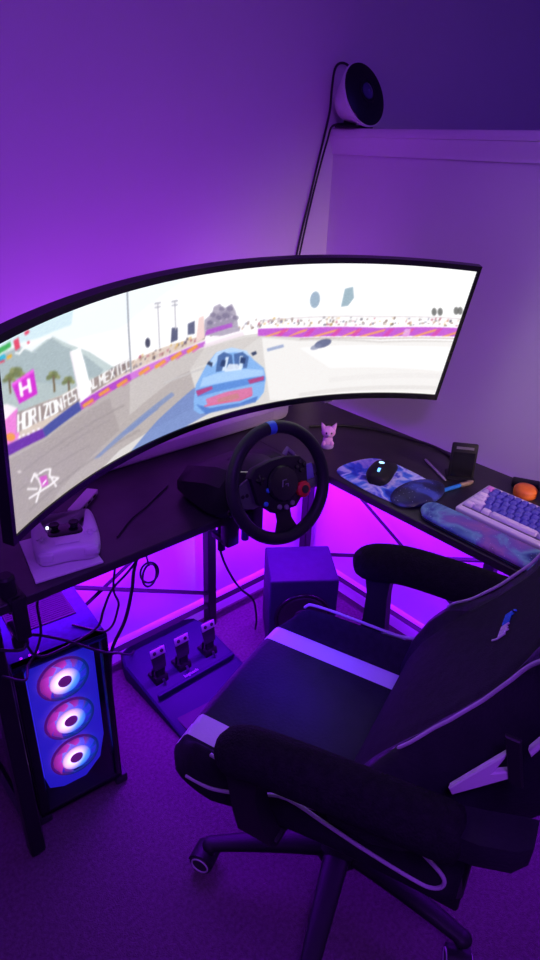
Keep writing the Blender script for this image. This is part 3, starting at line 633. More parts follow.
# hub cluster
mb = MB(MW); mb.prism([(-.078, .030), (-.062, .048), (-.02, .056), (.02, .056), (.062, .048), (.078, .030), (.070, -.030), (.045, -.048), (.03, -.062), (-.03, -.062), (-.045, -.048), (-.070, -.030)][::-1], -.02, .008, .005, 2)
mb.build('hub_cover', black_pl, wheel, True)
mb = MB(MW); mb.lathe([(.041, .006), (.041, .013), (.037, .018), (.0, .019)], 36, cap=False); hub = mb.build('hub_cap', black_gloss, wheel, True)
mb = MB(MW); mb.tube([(-.008, -.006, .0195), (-.004, .008, .0195), (.006, .008, .0195)], .0014, 6); mb.tube([(0, -.002, .0195), (.008, -.002, .0195), (.007, -.008, .0195)], .0014, 6)
lg = mb.build('emblem', grey_pl, hub); lg.data.transform(wheel.matrix_basis.inverted())
mb = MB(MW); mb.lathe([(.0175, .006), (.0175, .016), (.0125, .019), (.0095, .0195)], 24, Matrix.Translation((.052, -.027, 0)), cap=False)
for k in range(12):
    a = 2 * PI * k / 12; mb.box((.052 + .017 * math.cos(a), -.027 + .017 * math.sin(a), .012), (.004, .004, .009), .001, 1)
dial = mb.build('dial', red_m, wheel, True); dial['label'] = 'red ridged dial'
mb = MB(MW); mb.lathe([(.0095, .008), (.0095, .0205), (0, .021)], 16, Matrix.Translation((.052, -.027, 0)), cap=False); d = mb.build('dial_knob', black_gloss, dial); d.data.transform(wheel.matrix_basis.inverted())
def btn(name, x, y, r, m, z=.007, h=.005):
    mb = MB(MW); mb.lathe([(r, z), (r, z + h * .7), (r * .8, z + h), (0, z + h + .0003)], 14, Matrix.Translation((x, y, 0)), cap=False); return mb.build(name, m, wheel, True)
for x, y in ((.046, .026), (.057, .036), (.068, .026), (.057, .016)): btn('button', x, y, .0052, black_gloss)
for x, y in ((-.040, -.006), (-.052, -.034)): btn('button', x, y, .0056, blue_mark)
for x, y in ((-.018, -.05), (.018, -.05), (.0, -.055)): btn('button', x, y, .006, grey_pl)
mb = MB(MW); mb.box((-.056, .022, .011), (.024, .008, .006), .002, 1); mb.box((-.056, .022, .011), (.008, .024, .006), .002, 1); mb.build('direction_pad', black_gloss, wheel, True)
mb = MB(MW); mb.tube([(.022, .060, .004), (.030, .070, .007), (.046, .055, .006)], [.006, .007, .005], 10); mb.build('top_lever', grey_pl, wheel, True)
mb = MB(MW); mb.box((.083, .006, .001), (.026, .036, .006), .003, 2); mb.build('side_plate', mat('blue_grey_plate', (.14, .15, .40), .4), wheel, True)
for s in (-1, 1):
    mb = MB(MW); mb.prism([(s * .045, -.03), (s * .045, .035), (s * .085, .045), (s * .098, .02), (s * .085, -.02)][::s], -.045, -.040, .001, 1); mb.build('paddle', chrome, wheel, True)
mb = MB(MW); mb.lathe([(.05, -.02), (.052, -.05), (.062, -.085), (.062, -.16)], 32); mb.build('shaft_housing', black_pl, wheel, True)
mb = MB()
rings = []
for y, w, z1, z0 in ((-.520, .20, .862, .775), (-.495, .25, .872, .752), (-.45, .266, .868, DZ), (-.38, .26, .842, DZ), (-.315, .235, .815, DZ), (-.30, .21, .80, .75)):
    c = .02; w *= .86; x0, x1 = -.705 - w / 2, -.705 + w / 2
    rings.append([(x0 + c, y, z0), (x1 - c, y, z0), (x1, y, z0 + c), (x1, y, z1 - c * 1.6), (x1 - c * 1.6, y, z1), (x0 + c * 1.6, y, z1), (x0, y, z1 - c * 1.6), (x0, y, z0 + c)])
mb.loft(rings); mb.build('motor_housing', black_pl, wheel, True)
for x in (-.775, -.70):
    mb = MB(); mb.box((x, -.488, .722), (.036, .030, .10), .005); mb.box((x, -.462, .682), (.036, .05, .014), .003); mb.lathe([(.010, .64), (.010, .717)], 14, Matrix.Translation((x, -.455, 0))); mb.build('clamp', black_pl, wheel, True)
for x, z in ((-.795, .80), (-.795, .83)):
    mb = MB(); mb.lathe([(.011, 0), (.011, .006), (.008, .008)], 14, Matrix.Translation((x, -.515, z - .02)) @ Matrix.Rotation(PI / 2, 4, 'X')); mb.build('housing_bolt', black_gloss, wheel, True)

# ------------------------------------------------------------------ pedals on the floor
ped = thing('pedal_set', 'wide black pedal board with three metal-faced pedals on the carpet under the desk', 'pedals', (-.725, -.23, 0))
plan = [(-.886, -.10), (-.868, -.045), (-.83, -.026), (-.62, -.026), (-.582, -.045), (-.566, -.10), (-.566, -.40), (-.59, -.435), (-.84, -.445), (-.882, -.41)]
mb = MB()
def pz(y): return .016 + .030 * sstep(-y, .30, .245) + .012 * sstep(-y, .24, .05)
R0 = [(x, y, 0.0) for x, y in plan]; R1 = [(x, y, max(.010, pz(y) - .006)) for x, y in plan]; R2 = [(-.725 + (x + .725) * .965, -.235 + (y + .235) * .965, pz(y)) for x, y in plan]
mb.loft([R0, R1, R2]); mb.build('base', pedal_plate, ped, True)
mb = MB(); mb.box((-.725, -.355, .0195), (.27, .13, .006), .003); mb.build('heel_plate', rubber, ped, True)
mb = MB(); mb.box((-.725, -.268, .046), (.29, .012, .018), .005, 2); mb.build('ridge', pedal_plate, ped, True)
for x in (-.822, -.735, -.632):
    tl = rad(14); MP = Matrix.Translation((x, -.222, .045)) @ Matrix.Rotation(-tl, 4, 'X')
    mb = MB(MP); mb.box((0, .010, .045), (.030, .012, .10), .003); mb.box((0, .028, .005), (.046, .05, .03), .004)
    for s in (-1, 1): mb.tube([(s * .020, .03, .0), (s * .02, .012, .05)], .004, 8)
    pd = mb.build('pedal', black_pl, ped, True)
    mb = MB(MP)
    hs = 9; face = [(-.021, .045), (-.024, .085), (-.022, .116), (-.012, .121), (.012, .121), (.022, .116), (.024, .085), (.021, .045)]
    mb.prism(face, -.002, .003, .001, 1, M=Matrix.Translation((0, .002, 0)) @ Matrix.Rotation(PI / 2, 4, 'X'), mi=0)
    fp = mb.build('lower_plate', mat('dark_steel', (.05, .05, .06), .4, metal=.6), pd); fp.data.transform(ped.matrix_basis.inverted())
    mb = MB(MP); mb.box((0, -.003, .106), (.051, .004, .027), .003, 2, mi=0)
    fp = mb.build('face_plate', steel_m, pd); fp.data.transform(ped.matrix_basis.inverted())
    for s in (-1, 1):
        mb = MB(MP); mb.lathe([(.006, 0), (.006, .002), (.004, .003)], 14, Matrix.Translation((s * .0125, -.0045, .107)) @ Matrix.Rotation(PI / 2, 4, 'X')); st = mb.build('grip_stud', rubber, pd); st.data.transform(ped.matrix_basis.inverted())
    mb = MB(MP); mb.tube([(.0, -.006, .012), (.003, -.008, -.008)], .004, 8); s_ = mb.build('spring_pin', chrome, pd); s_.data.transform(ped.matrix_basis.inverted())
def text_mesh(body, size, M, name, m, parent, depth=.0008, shear=0.):
    cu = bpy.data.curves.new('t', 'FONT'); cu.body = body; cu.size = size; cu.extrude = depth; cu.align_x = 'CENTER'; cu.align_y = 'CENTER'; cu.shear = shear
    to = bpy.data.objects.new('t', cu); COL.objects.link(to)
    dg = bpy.context.evaluated_depsgraph_get(); me = bpy.data.meshes.new_from_object(to.evaluated_get(dg))
    bpy.data.objects.remove(to); bpy.data.curves.remove(cu)
    me.transform(M); me.name = name; me.materials.clear(); me.materials.append(m)
    o = bpy.data.objects.new(name, me); COL.objects.link(o); o.parent = parent; return o
text_mesh('logitech', .0165, ped.matrix_basis.inverted() @ Matrix.Translation((-.735, -.249, .0475)), 'lettering', mat('pale_print', (.38, .36, .42), .5), ped)

# ------------------------------------------------------------------ speaker cube under the desk
SA = rad(-36)
sub = thing('subwoofer', 'black cube subwoofer standing on the carpet behind the chair seat', 'speaker', (-.319, -.293, 0), SA)
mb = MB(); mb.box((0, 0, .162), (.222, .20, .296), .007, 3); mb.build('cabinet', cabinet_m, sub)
F = Matrix.Translation((0, -.1005, .165)) @ Matrix.Rotation(PI / 2, 4, 'X')
mb = MB(F); mb.ring(.088, .007, 48, 10); mb.build('driver_ring', black_gloss, sub)
mb = MB(F); mb.lathe([(.086, .001), (.078, .006), (.066, .004), (.03, -.0), (.028, .004), (0, .009)], 40, cap=False); mb.build('driver_cone', cone_m, sub)
for x in (-1, 1):
    for y in (-1, 1):
        mb = MB(); mb.lathe([(.013, 0), (.015, .015)], 14, Matrix.Translation((x * .09, y * .075, 0))); mb.build('foot', rubber, sub)

# ------------------------------------------------------------------ computer tower
pc = thing('computer_tower', 'black desktop tower with three glowing fans behind glass, under the left desk end', 'computer', (-1.187, -.412, 0), rad(-5.5))
PW, PD, PB, PT = .214, .325, .026, .519
mb = MB(); th = .004
mb.box((0, PD / 2, PT - .008), (PW, PD, .016), .003); top = mb.build('top_panel', mat('tower_top', (.026, .026, .15), .55, spec=.15, var=.2, vscale=60), pc)  # top is black plastic; its blue is LED light put into the colour
mb = MB(); mb.box((.0, PD - .13, PT + .0012), (.15, .18, .0024), .001, 1)
for i in range(22): mb.box((0, PD - .21 + i * .0076, PT + .0029), (.14, .003, .001), 0)
mb.build('dust_filter', black_pl, pc)
mb = MB(); mb.box((0, PD / 2, PB + .009), (PW, PD, .018), .003); mb.build('bottom_panel', black_pl, pc)
mb = MB(); mb.box((0, PD - .002, (PB + PT) / 2), (PW, .004, PT - PB - .02)); mb.build('back_panel', black_pl, pc)
mb = MB(); mb.box((PW / 2 - .002, PD / 2, (PB + PT) / 2), (.004, PD, PT - PB - .004), .001, 1); mb.build('side_panel', black_pl, pc)
glass = bpy.data.materials.new('tinted_glass'); glass.use_nodes = True
_n = glass.node_tree.nodes; _l = glass.node_tree.links; _n.remove(_n['Principled BSDF'])
_t = _n.new('ShaderNodeBsdfTransparent'); _t.inputs['Color'].default_value = (.80, .82, .9, 1); _g = _n.new('ShaderNodeBsdfGlossy'); _g.inputs['Roughness'].default_value = .04
_m = _n.new('ShaderNodeMixShader'); _m.inputs[0].default_value = .07
_l.new(_t.outputs[0], _m.inputs[1]); _l.new(_g.outputs[0], _m.inputs[2]); _l.new(_m.outputs[0], _n['Material Output'].inputs['Surface'])
glass_d = glass.copy(); glass_d.name = 'dark_side_glass'; glass_d.node_tree.nodes['Transparent BSDF'].inputs['Color'].default_value = (.25, .22, .34, 1)
mb = MB(); mb.box((-PW / 2 + .002, PD / 2, (PB + PT) / 2), (.004, PD - .01, PT - PB - .03), .001, 1); mb.build('side_glass', glass_d, pc)
# front frame
mb = MB(); zc = (PB + PT) / 2; hh = PT - PB
mb.box((-PW / 2 + .012, .012, zc), (.024, .024, hh), .004); mb.box((PW / 2 - .008, .012, zc), (.016, .024, hh), .004)
mb.box((0, .012, PT - .006), (PW, .024, .012), .003); mb.box((0, .012, PB + .008), (PW, .024, .016), .003); mb.build('front_frame', black_gloss, pc)
# octagonal fan bracket seen through the glass
oc = [(-.078, .12), (-.066, .060), (-.02, .036), (.02, .034), (.070, .085), (.086, .16), (.086, .44), (.062, .492), (-.058, .494), (-.076, .45)]
bracket_m = mat('bracket_blue_glow', (.30, .32, .55), .35, emit=(.015, .02, 1.0), estr=.55)  # weak blue emission stands in for fan light falling on the bracket
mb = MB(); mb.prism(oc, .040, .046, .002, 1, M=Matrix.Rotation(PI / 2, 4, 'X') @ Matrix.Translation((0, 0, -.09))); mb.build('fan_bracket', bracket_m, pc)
mb = MB(); mb.tube([(-.015, .0425, .083), (.035, .0425, .088)], .0022, 6); mb.build('badge', black_pl, pc)
def ang_glow(name, hot, cool, s, far=.058):
    m = bpy.data.materials.new(name); m.use_nodes = True; N = m.node_tree.nodes; L = m.node_tree.links; b = N['Principled BSDF']
    b.inputs['Base Color'].default_value = (.02, .02, .03, 1); b.inputs['Roughness'].default_value = .5
    tc = N.new('ShaderNodeTexCoord'); sx = N.new('ShaderNodeSeparateXYZ'); L.new(tc.outputs['Object'], sx.inputs[0])
    a = N.new('ShaderNodeMath'); a.operation = 'MULTIPLY_ADD'; a.inputs[1].default_value = 9.; a.inputs[2].default_value = .5; L.new(sx.outputs['X'], a.inputs[0])
    z = N.new('ShaderNodeMath'); z.operation = 'MULTIPLY_ADD'; z.inputs[1].default_value = -6.; L.new(sx.outputs['Z'], z.inputs[0]); L.new(a.outputs[0], z.inputs[2])
    r = N.new('ShaderNodeValToRGB'); r.color_ramp.elements[0].color = (*hot, 1); r.color_ramp.elements[1].color = (*cool, 1); r.color_ramp.elements[0].position = .32; r.color_ramp.elements[1].position = .75
    L.new(z.outputs[0], r.inputs['Fac']); L.new(r.outputs['Color'], b.inputs['Emission Color']); 
    xz = N.new('ShaderNodeCombineXYZ'); L.new(sx.outputs['X'], xz.inputs['X']); L.new(sx.outputs['Z'], xz.inputs['Z'])
    ln = N.new('ShaderNodeVectorMath'); ln.operation = 'LENGTH'; L.new(xz.outputs[0], ln.inputs[0])
    mr = N.new('ShaderNodeMapRange'); mr.inputs['From Min'].default_value = .018; mr.inputs['From Max'].default_value = far; mr.inputs['To Min'].default_value = s; mr.inputs['To Max'].default_value = s * .22
    L.new(ln.outputs['Value'], mr.inputs['Value']); L.new(mr.outputs['Result'], b.inputs['Emission Strength'])
    return m
blade_m = ang_glow('lit_fan_blade', (.90, .05, .80), (.005, .10, 1.0), 1.6)
core_m = ang_glow('lit_fan_ring', (1.0, .50, .90), (.06, .20, 1.0), 4.0, .037)
edge_m = ang_glow('lit_fan_rim', (.45, .02, .85), (.01, .10, 1.0), 1.2)
hubm = mat('fan_hub', (.22, .04, .24), .5, emit=(.30, .02, .30), estr=.5)
for k, z in enumerate((.404, .274, .145)):
    FM = Matrix.Translation((.005, .036, z))
    R90 = Matrix.Rotation(PI / 2, 4, 'X')
    def fpart(mb, name, m, par):
        o = mb.build(name, m, par); o.location = (.005, .036, z); return o
    fan = MB(R90); fan.ring(.0585, .0035, 48, 8); fan = fpart(fan, 'fan', edge_m, pc)
    mb = MB(R90)
    for b in range(9):
        a0 = 2 * PI * b / 9 + k * .3; rings = []
        for q in range(5):
            r = .036 + .020 * q / 4; a = a0 + .28 * q / 4; wd = .20 + .04 * q / 4
            rings.append([(r * math.cos(a - wd), r * math.sin(a - wd), -.006), (r * math.cos(a + wd), r * math.sin(a + wd), .004), (r * math.cos(a + wd), r * math.sin(a + wd), .0055), (r * math.cos(a - wd), r * math.sin(a - wd), -.0045)])
        mb.loft(rings)
    o = mb.build('blades', blade_m, fan)
    mb = MB(R90); mb.lathe([(.0355, .0085), (.0360, .0100), (.030, .0112), (.0172, .0112), (.0168, .004)], 48, cap=False); mb.build('light_ring', core_m, fan)
    mb = MB(R90); mb.lathe([(.0165, -.002), (.0165, .010), (.014, .012), (0, .0125)], 30, cap=False); mb.build('hub', hubm, fan)
mb = MB(); mb.box((.004, .003, zc), (PW - .044, .003, hh - .03), .001, 1); mb.build('front_glass', glass, pc)
for x in (-.09, .098):
    for y in (.02, PD - .03):
        mb = MB(); mb.box((x * 1.08, y, PB / 2 + .002), (.034, .040, PB + .004), .005); mb.build('foot', rubber, pc)
mb = MB()
for x in (-.08, -.062, -.044): mb.lathe([(.004, PT), (.004, PT + .003)], 10, Matrix.Translation((x, .022, 0)))
mb.build('top_ports', black_gloss, pc)
mb = MB(); mb.box((-.02, .30, .30), (.12, .01, .22), .002); mb.build('circuit_board', mat('circuit_board', (.02, .025, .05), .5), pc)
mb = MB(); mb.box((-.095, .25, .40), (.004, .12, .01), .001, 1); mb.build('inner_light_bar', emis('bar_light', (.45, .40, 1.), 3.), pc)
# ------------------------------------------------------------------ things on the desk, left side
pad = [( -1.228, -.445), (-1.090, -.462), (-1.070, -.300), (-1.195, -.285)]
mb = MB(); mb.prism(pad, DZ, DZ + .006, .001, 1); lone('paper_pad', mb, paper, 'white flat pad under the gamepad at the left end of the desk', 'pad', (-1.15, -.37, DZ))
GA = rad(-20); gp = thing('game_controller', 'white gamepad lying on the white pad below the screen', 'controller', (-1.128, -.376, DZ + .006), GA)
def arc(pts): return [(p.x, p.y) for p in smooth([(x, y, 0) for x, y in pts], 4, True)]
shell = arc([(-.050, -.062), (0, -.059), (.050, -.062), (.065, -.040), (.068, .01), (.064, .072), (.052, .086), (.038, .080), (.028, .030), (.018, .004), (-.018, .004), (-.028, .030), (-.038, .080), (-.052, .086), (-.064, .072), (-.068, .01), (-.065, -.040)])
mb = MB(); mb.prism(shell, .004, .046, .014, 4, M=Matrix.Rotation(rad(3), 4, 'X')); mb.build('shell', white_pl, gp, angle=60)
mb = MB(); mb.prism(arc([(-.034, -.016), (0, -.020), (.034, -.016), (.036, .016), (.024, .034), (-.024, .034), (-.036, .016)]), .008, .0475, .006, 2); mb.build('centre_insert', black_gloss, gp)
for s in (-1, 1):
    mb = MB(); mb.lathe([(.012, .040), (.008, .048), (.006, .052), (.011, .056), (.010, .059), (0, .058)], 18, Matrix.Translation((s * .020, .012, 0)), cap=False); mb.build('thumb_stick', black_pl, gp)
    mb = MB(); mb.box((s * .044, -.060, .026), (.030, .014, .022), .006, 3); mb.build('trigger', white_pl, gp)
for dx, dy in ((.011, 0), (-.011, 0), (0, .011), (0, -.011)):
    mb = MB(); mb.lathe([(.0048, .045), (.0048, .0488), (0, .0492)], 12, Matrix.Translation((.049 + dx * .8, -.018 + dy * .8, 0)), cap=False); mb.build('button', white_pl, gp)
mb = MB(); mb.box((-.049, -.018, .0465), (.019, .006, .004), .001, 1); mb.box((-.049, -.018, .0465), (.006, .019, .004), .001, 1); mb.build('direction_pad', white_pl, gp)
mb = MB(); mb.box((0, -.038, .046), (.050, .024, .003), .004, 2); mb.build('touchpad', white_pl, gp)
mb = MB(); mb.box((-.034, .020, .0462), (.006, .012, .0034), .001, 1); mb.build('light_bar', led_white, gp)
ua = math.atan2(.075, .093)
usb = thing('usb_hub', 'slim white adapter with a short cable lying on the desk under the screen', 'adapter', (-1.008, -.212, DZ), ua)
mb = MB(); mb.box((0, 0, .007), (.110, .030, .014), .003, 2); mb.build('body', white_pl, usb)
for x in (-.03, 0, .03):
    mb = MB(); mb.box((x, -.0152, .007), (.014, .001, .006)); mb.build('port', black_pl, usb)
mb = MB(); mb.tube(smooth([(-1.050, -.247, DZ + .006), (-1.075, -.262, DZ + .004), (-1.090, -.245, DZ + .004), (-1.100, -.222, DZ + .004), (-1.125, -.215, DZ + .004), (-1.16, -.225, DZ + .004)]), .003, 8)
mb.build('cable', white_pl, usb, True)
sb = thing('soundbar', 'long grey soundbar lying along the back of the desk below the screen', 'speaker', (-.60, -.083, DZ))
mb = MB()
rings = []
for x in [-.380, -.378, -.372, -.36, -.345] + [-.3 + .06 * i for i in range(11)] + [.345, .36, .372, .378, .380]:
    k = max(.05, 1 - max(0, (abs(x) - .345) / .0352) ** 2) ** .5
    rings.append([(x, .026 * k * math.copysign(abs(math.cos(a)) ** .6, math.cos(a)),   .030 + .030 * k * math.copysign(abs(math.sin(a)) ** .6, math.sin(a))) for a in [2 * PI * q / 24 for q in range(24)]])
mb.loft(rings); mb.build('body', mat('soundbar_shell', (.42, .40, .48), .6, bump=.2, bscale=600), sb, angle=60)
mb = MB(); mb.box((.0, -.0258, .030), (.60, .002, .026), .0008, 1); mb.build('grille', mat('grille_cloth', (.36, .34, .42), .8, bump=.5, bscale=900), sb)
ck = thing('desk_clamp', 'black screw clamp gripping the front left end of the desk above the tower', 'clamp', (-1.278, -.468, DZ))
mb = MB(); mb.box((0, .012, .007), (.034, .060, .014), .004); mb.box((0, -.014, -.035), (.028, .014, .098), .004); mb.box((0, .014, -.080), (.028, .056, .014), .004); mb.build('bracket', black_pl, ck)
mb = MB(); mb.lathe([(.006, -.098), (.006, -.038), (.015, -.034), (.015, -.0225)], 14, Matrix.Translation((0, .018, 0))); mb.build('screw', chrome, ck)
mb = MB(); mb.lathe([(.012, -.128), (.016, -.122), (.016, -.104), (.012, -.098)], 14, Matrix.Translation((0, .018, 0))); mb.build('knob', black_pl, ck)
mb = MB(); mb.lathe([(.017, .014), (.017, .05), (.013, .055)], 16, Matrix.Translation((-.008, .012, 0))); mb.build('socket', black_pl, ck)
def cable(name, pts, r, m, label, cat, group=None, n=6):
    mb = MB(); mb.tube(smooth(pts, n), r, 8); p0 = V(pts[0]); return lone(name, mb, m, label, cat, p0, group)
cm = mat('cable_sheath', (.012, .012, .016), .5)
cable('cable', [(-.915, -.30, DZ - DT - .002), (-.93, -.33, .66), (-.962, -.35, .596), (-.971, -.35, .546), (-.996, -.35, .465), (-1.040, -.35, .39), (-1.052, -.352, .30), (-1.055, -.35, .16)], .0045, cm, 'thickest black cable dropping from the desk past the right side of the tower', 'cable', 'cables hanging under the left desk end')
cable('cable', [(-.94, -.42, DZ - DT - .004), (-.985, -.425, .69), (-1.022, -.43, .665), (-1.062, -.43, .638), (-1.088, -.432, .595), (-1.106, -.434, .560), (-1.16, -.434, .546), (-1.239, -.436, .552), (-1.262, -.43, .60), (-1.255, -.42, .66), (-1.25, -.42, DZ - DT - .004)], .0028, cm, 'thin black cable sagging in a long curve above the top of the tower', 'cable', 'cables hanging under the left desk end')
cable('cable', [(-1.045, -.430, DZ - DT - .004), (-1.058, -.43, .64), (-1.050, -.432, .60), (-1.054, -.432, .578), (-1.068, -.432, .545), (-1.088, -.428, .532), (-1.105, -.39, .5225), (-1.13, -.35, .5225)], .0026, cm, 'thin black cable looping over the top front corner of the tower', 'cable', 'cables hanging under the left desk end')
cable('cable', [(-1.215, -.425, DZ - DT - .002), (-1.228, -.432, .68), (-1.230, -.434, .615), (-1.248, -.434, .566), (-1.268, -.436, .545), (-1.292, -.48, .552), (-1.33, -.47, .58)], .0028, cm, 'black cable hanging in a hook beside the desk clamp', 'cable', 'cables hanging under the left desk end')
cable('cable', [(-1.34, -.47, .655), (-1.285, -.478, .628), (-1.26, -.44, .625), (-1.192, -.434, .572), (-1.105, -.438, .488), (-1.062, -.425, .45), (-.992, -.265, .295), (-.905, -.16, .160), (-.848, -.085, .075), (-.815, -.040, .045), (-.80, -.0195, .020), (-.76, -.0195, .006)], .0034, cm, 'long black cable running from the clamp across the tower to the pedals', 'cable', 'cables hanging under the left desk end')
mb = MB(); mb.ring(.028, .0028, 30, 6, M=Matrix.Translation((-.925, -.36, .575)) @ Matrix.Rotation(rad(80), 4, 'X') @ Matrix.Rotation(.4, 4, 'Y')); mb.ring(.025, .0028, 30, 6, M=Matrix.Translation((-.922, -.355, .579)) @ Matrix.Rotation(rad(70), 4, 'X'))
mb.tube(smooth([(-.925, -.36, .603), (-.928, -.345, .66), (-.93, -.33, DZ - DT - .002)]), .0022, 6)
lone('cable', mb, cm, 'coiled black cable hanging just under the desk right of the tower', 'cable', (-.925, -.36, .60), 'cables hanging under the left desk end')
cable('cable', [(-.700, -.335, DZ - DT - .002), (-.700, -.35, .60), (-.699, -.35, .556), (-.680, -.345, .498), (-.610, -.30, .38), (-.530, -.245, .27), (-.46, -.22, .18), (-.43, -.205, .08), (-.42, -.19, .012)], .0035, cm, 'black cable hanging from the wheel and reaching the subwoofer', 'cable')

# ------------------------------------------------------------------ things on the right desk wing
fig = thing('cat_figurine', 'tiny pink cat figurine with pointed ears standing behind the steering wheel', 'figurine', (-.292, -.340, DZ), rad(-42))
mb = MB(); mb.lathe([(.017, 0), (.019, .004), (.017, .010), (.012, .012)], 20); mb.build('base', mat('figure_base', (.42, .30, .55), .5), fig)
mb = MB(); mb.ball((0, 0, .024), (.015, .013, .017)); mb.ball((0, -.002, .050), (.021, .018, .0175))
for s in (-1, 1): mb.ball((s * .012, -.008, .016), (.006, .006, .008), 12)
mb.build('body', pink_m, fig)
for s in (-1, 1):
    mb = MB(); mb.lathe([(.0085, 0), (.006, .010), (.0008, .022)], 12, Matrix.Translation((s * .013, -.001, .059)) @ Matrix.Rotation(s * .42, 4, 'Y')); mb.build('ear', pink_m, fig)
    mb = MB(); mb.ball((s * .0075, -.0185, .052), (.0026, .0016, .0034), 10); mb.build('eye', black_gloss, fig)
mb = MB(); mb.ball((0, -.0195, .046), (.004, .003, .0028), 10); mb.build('muzzle', white_pl, fig)
mb = MB(); mb.tube(smooth([(0, .010, .018), (.010, .018, .022), (.016, .016, .034)]), .003, 8); mb.build('tail', pink_m, fig)

mp = thing('mouse_mat', 'small blue galaxy mouse mat with a dark wrist cushion at its near end', 'mouse mat', (-.318, -.58, DZ))
mb = MB(); mb.prism(arc([(-.393, -.475), (-.35, -.455), (-.28, -.462), (-.238, -.484), (-.222, -.535), (-.228, -.64), (-.25, -.70), (-.32, -.715), (-.39, -.70), (-.408, -.64), (-.406, -.54)])[::-1], DZ, DZ + .003, .001, 1); mb.build('mat', gal_pad, mp, True)
mb = MB(); mb.ball((-.318, -.690, DZ + .006), (.094, .052, .018), 28)
for v_ in mb.bm.verts: v_.co.z = max(v_.co.z, DZ + .0005)
mb.build('wrist_cushion', gal_dark, mp, True)
ms = thing('mouse', 'black gaming mouse with a small glowing light on the blue mat', 'mouse', (-.312, -.565, DZ + .0038), rad(112))
mb = MB(); rings = []
for i in range(17):
    t = i / 16; y = -.062 + .124 * t; w = .038 * (math.sin(PI * (.06 + .88 * t))) ** .45 * (1 - .12 * math.cos((t - .45) * 6)); h = .010 + .030 * math.sin(PI * (.08 + .80 * t)) ** .9
    rings.append([(w * math.cos(a), y, max(0, h * .45 + h * .55 * math.sin(a)) if math.sin(a) > 0 else h * .45 * (1 + max(-1, math.sin(a) * 1.6))) for a in [2 * PI * q / 24 for q in range(24)]])
mb.loft(rings); mb.build('shell', black_pl, ms, angle=70)
mb = MB(); mb.lathe([(.008, -.003), (.008, .003)], 16, Matrix.Translation((0, .036, .030)) @ Matrix.Rotation(PI / 2, 4, 'Y')); mb.build('scroll_wheel', led_blue, ms)
mb = MB(); mb.ball((.004, .004, .0395), (.008, .006, .003), 12); mb.build('glowing_mark', emis('mouse_light', (.35, .65, 1.), 2.2), ms)
for k in range(3):
    mb = MB(); mb.box((-.0300, .0 + k * .013, .020), (.003, .010, .006), .001, 1); mb.build('side_button', black_gloss, ms)

mb = MB(); a, b = V((-.132, -.576, DZ + .004)), V((-.196, -.690, DZ + .004)); mb.tube([a, a + (b - a) * .06, a + (b - a) * .94, b], [.0025, .004, .004, .0015], 10)
lone('stylus', mb, mat('silver_barrel', (.45, .43, .48), .3, metal=.6), 'thin silver stylus lying between the mouse mat and the upright stand', 'stylus', (-.164, -.633, DZ))
pen = thing('pen', 'bright blue pen with a tan tip lying above the galaxy wrist rest', 'pen', (-.256, -.721, DZ), math.atan2(-.023, .128))
mb = MB(); Ry = Matrix.Translation((0, 0, .0055)) @ Matrix.Rotation(PI / 2, 4, 'Y')
mb.lathe([(.003, -.072), (.0055, -.066), (.0055, .064), (.005, .066)], 14, Ry); mb.build('barrel', blue_pen, pen)
mb = MB(); mb.lathe([(.0062, .064), (.0075, .075), (.006, .085), (.0075, .098), (.004, .112)], 14, Ry); mb.build('tip', tan_m, pen)
ps = thing('phone_stand', 'small upright black stand with a pale slot near its top, by the half wall', 'stand', (-.150, -.705, DZ), math.atan2(-.055, .045))
TL = Matrix.Rotation(rad(-8), 4, 'X')
mb = MB(TL); mb.box((0, 0, .051), (.068, .014, .100), .004); mb.build('panel', black_pl, ps)
mb = MB(TL); mb.box((0, -.0072, .089), (.046, .001, .007), .0003, 1); mb.build('slot', grey_pl, ps)
mb = MB(TL); mb.box((0, -.0072, .043), (.056, .001, .068), .0003, 1); mb.build('screen', black_gloss, ps)
mb = MB(); mb.box((0, .012, .004), (.074, .060, .008), .003); mb.build('base', black_pl, ps)

wr = thing('wrist_rest', 'long padded violet galaxy wrist rest along the desk edge in front of the keyboard', 'wrist rest', (-.378, -.93, DZ))
plan = arc([(-.400, -.760), (-.375, -.744), (-.345, -.752), (-.335, -.80), (-.335, -1.0), (-.335, -1.10), (-.350, -1.115), (-.40, -1.115), (-.418, -1.10), (-.4185, -1.0), (-.416, -.80)])[::-1]
mb = MB(); mb.prism(plan, DZ, DZ + .020, .008, 4); mb.build('cushion', gal_rest, wr, True, angle=60)
mb = MB(); mb.tube([(x, y, DZ + .008) for x, y in [( -.378 + (x + .378) * 1.004, -.93 + (y + .93) * 1.002) for x, y in plan]], .0016, 6, loop=True); mb.build('stitched_edge', black_pl, wr, True)
kb = thing('keyboard', 'white compact mechanical keyboard with violet keys at the right end of the desk', 'keyboard', (-.242, -.962, DZ), rad(-90))
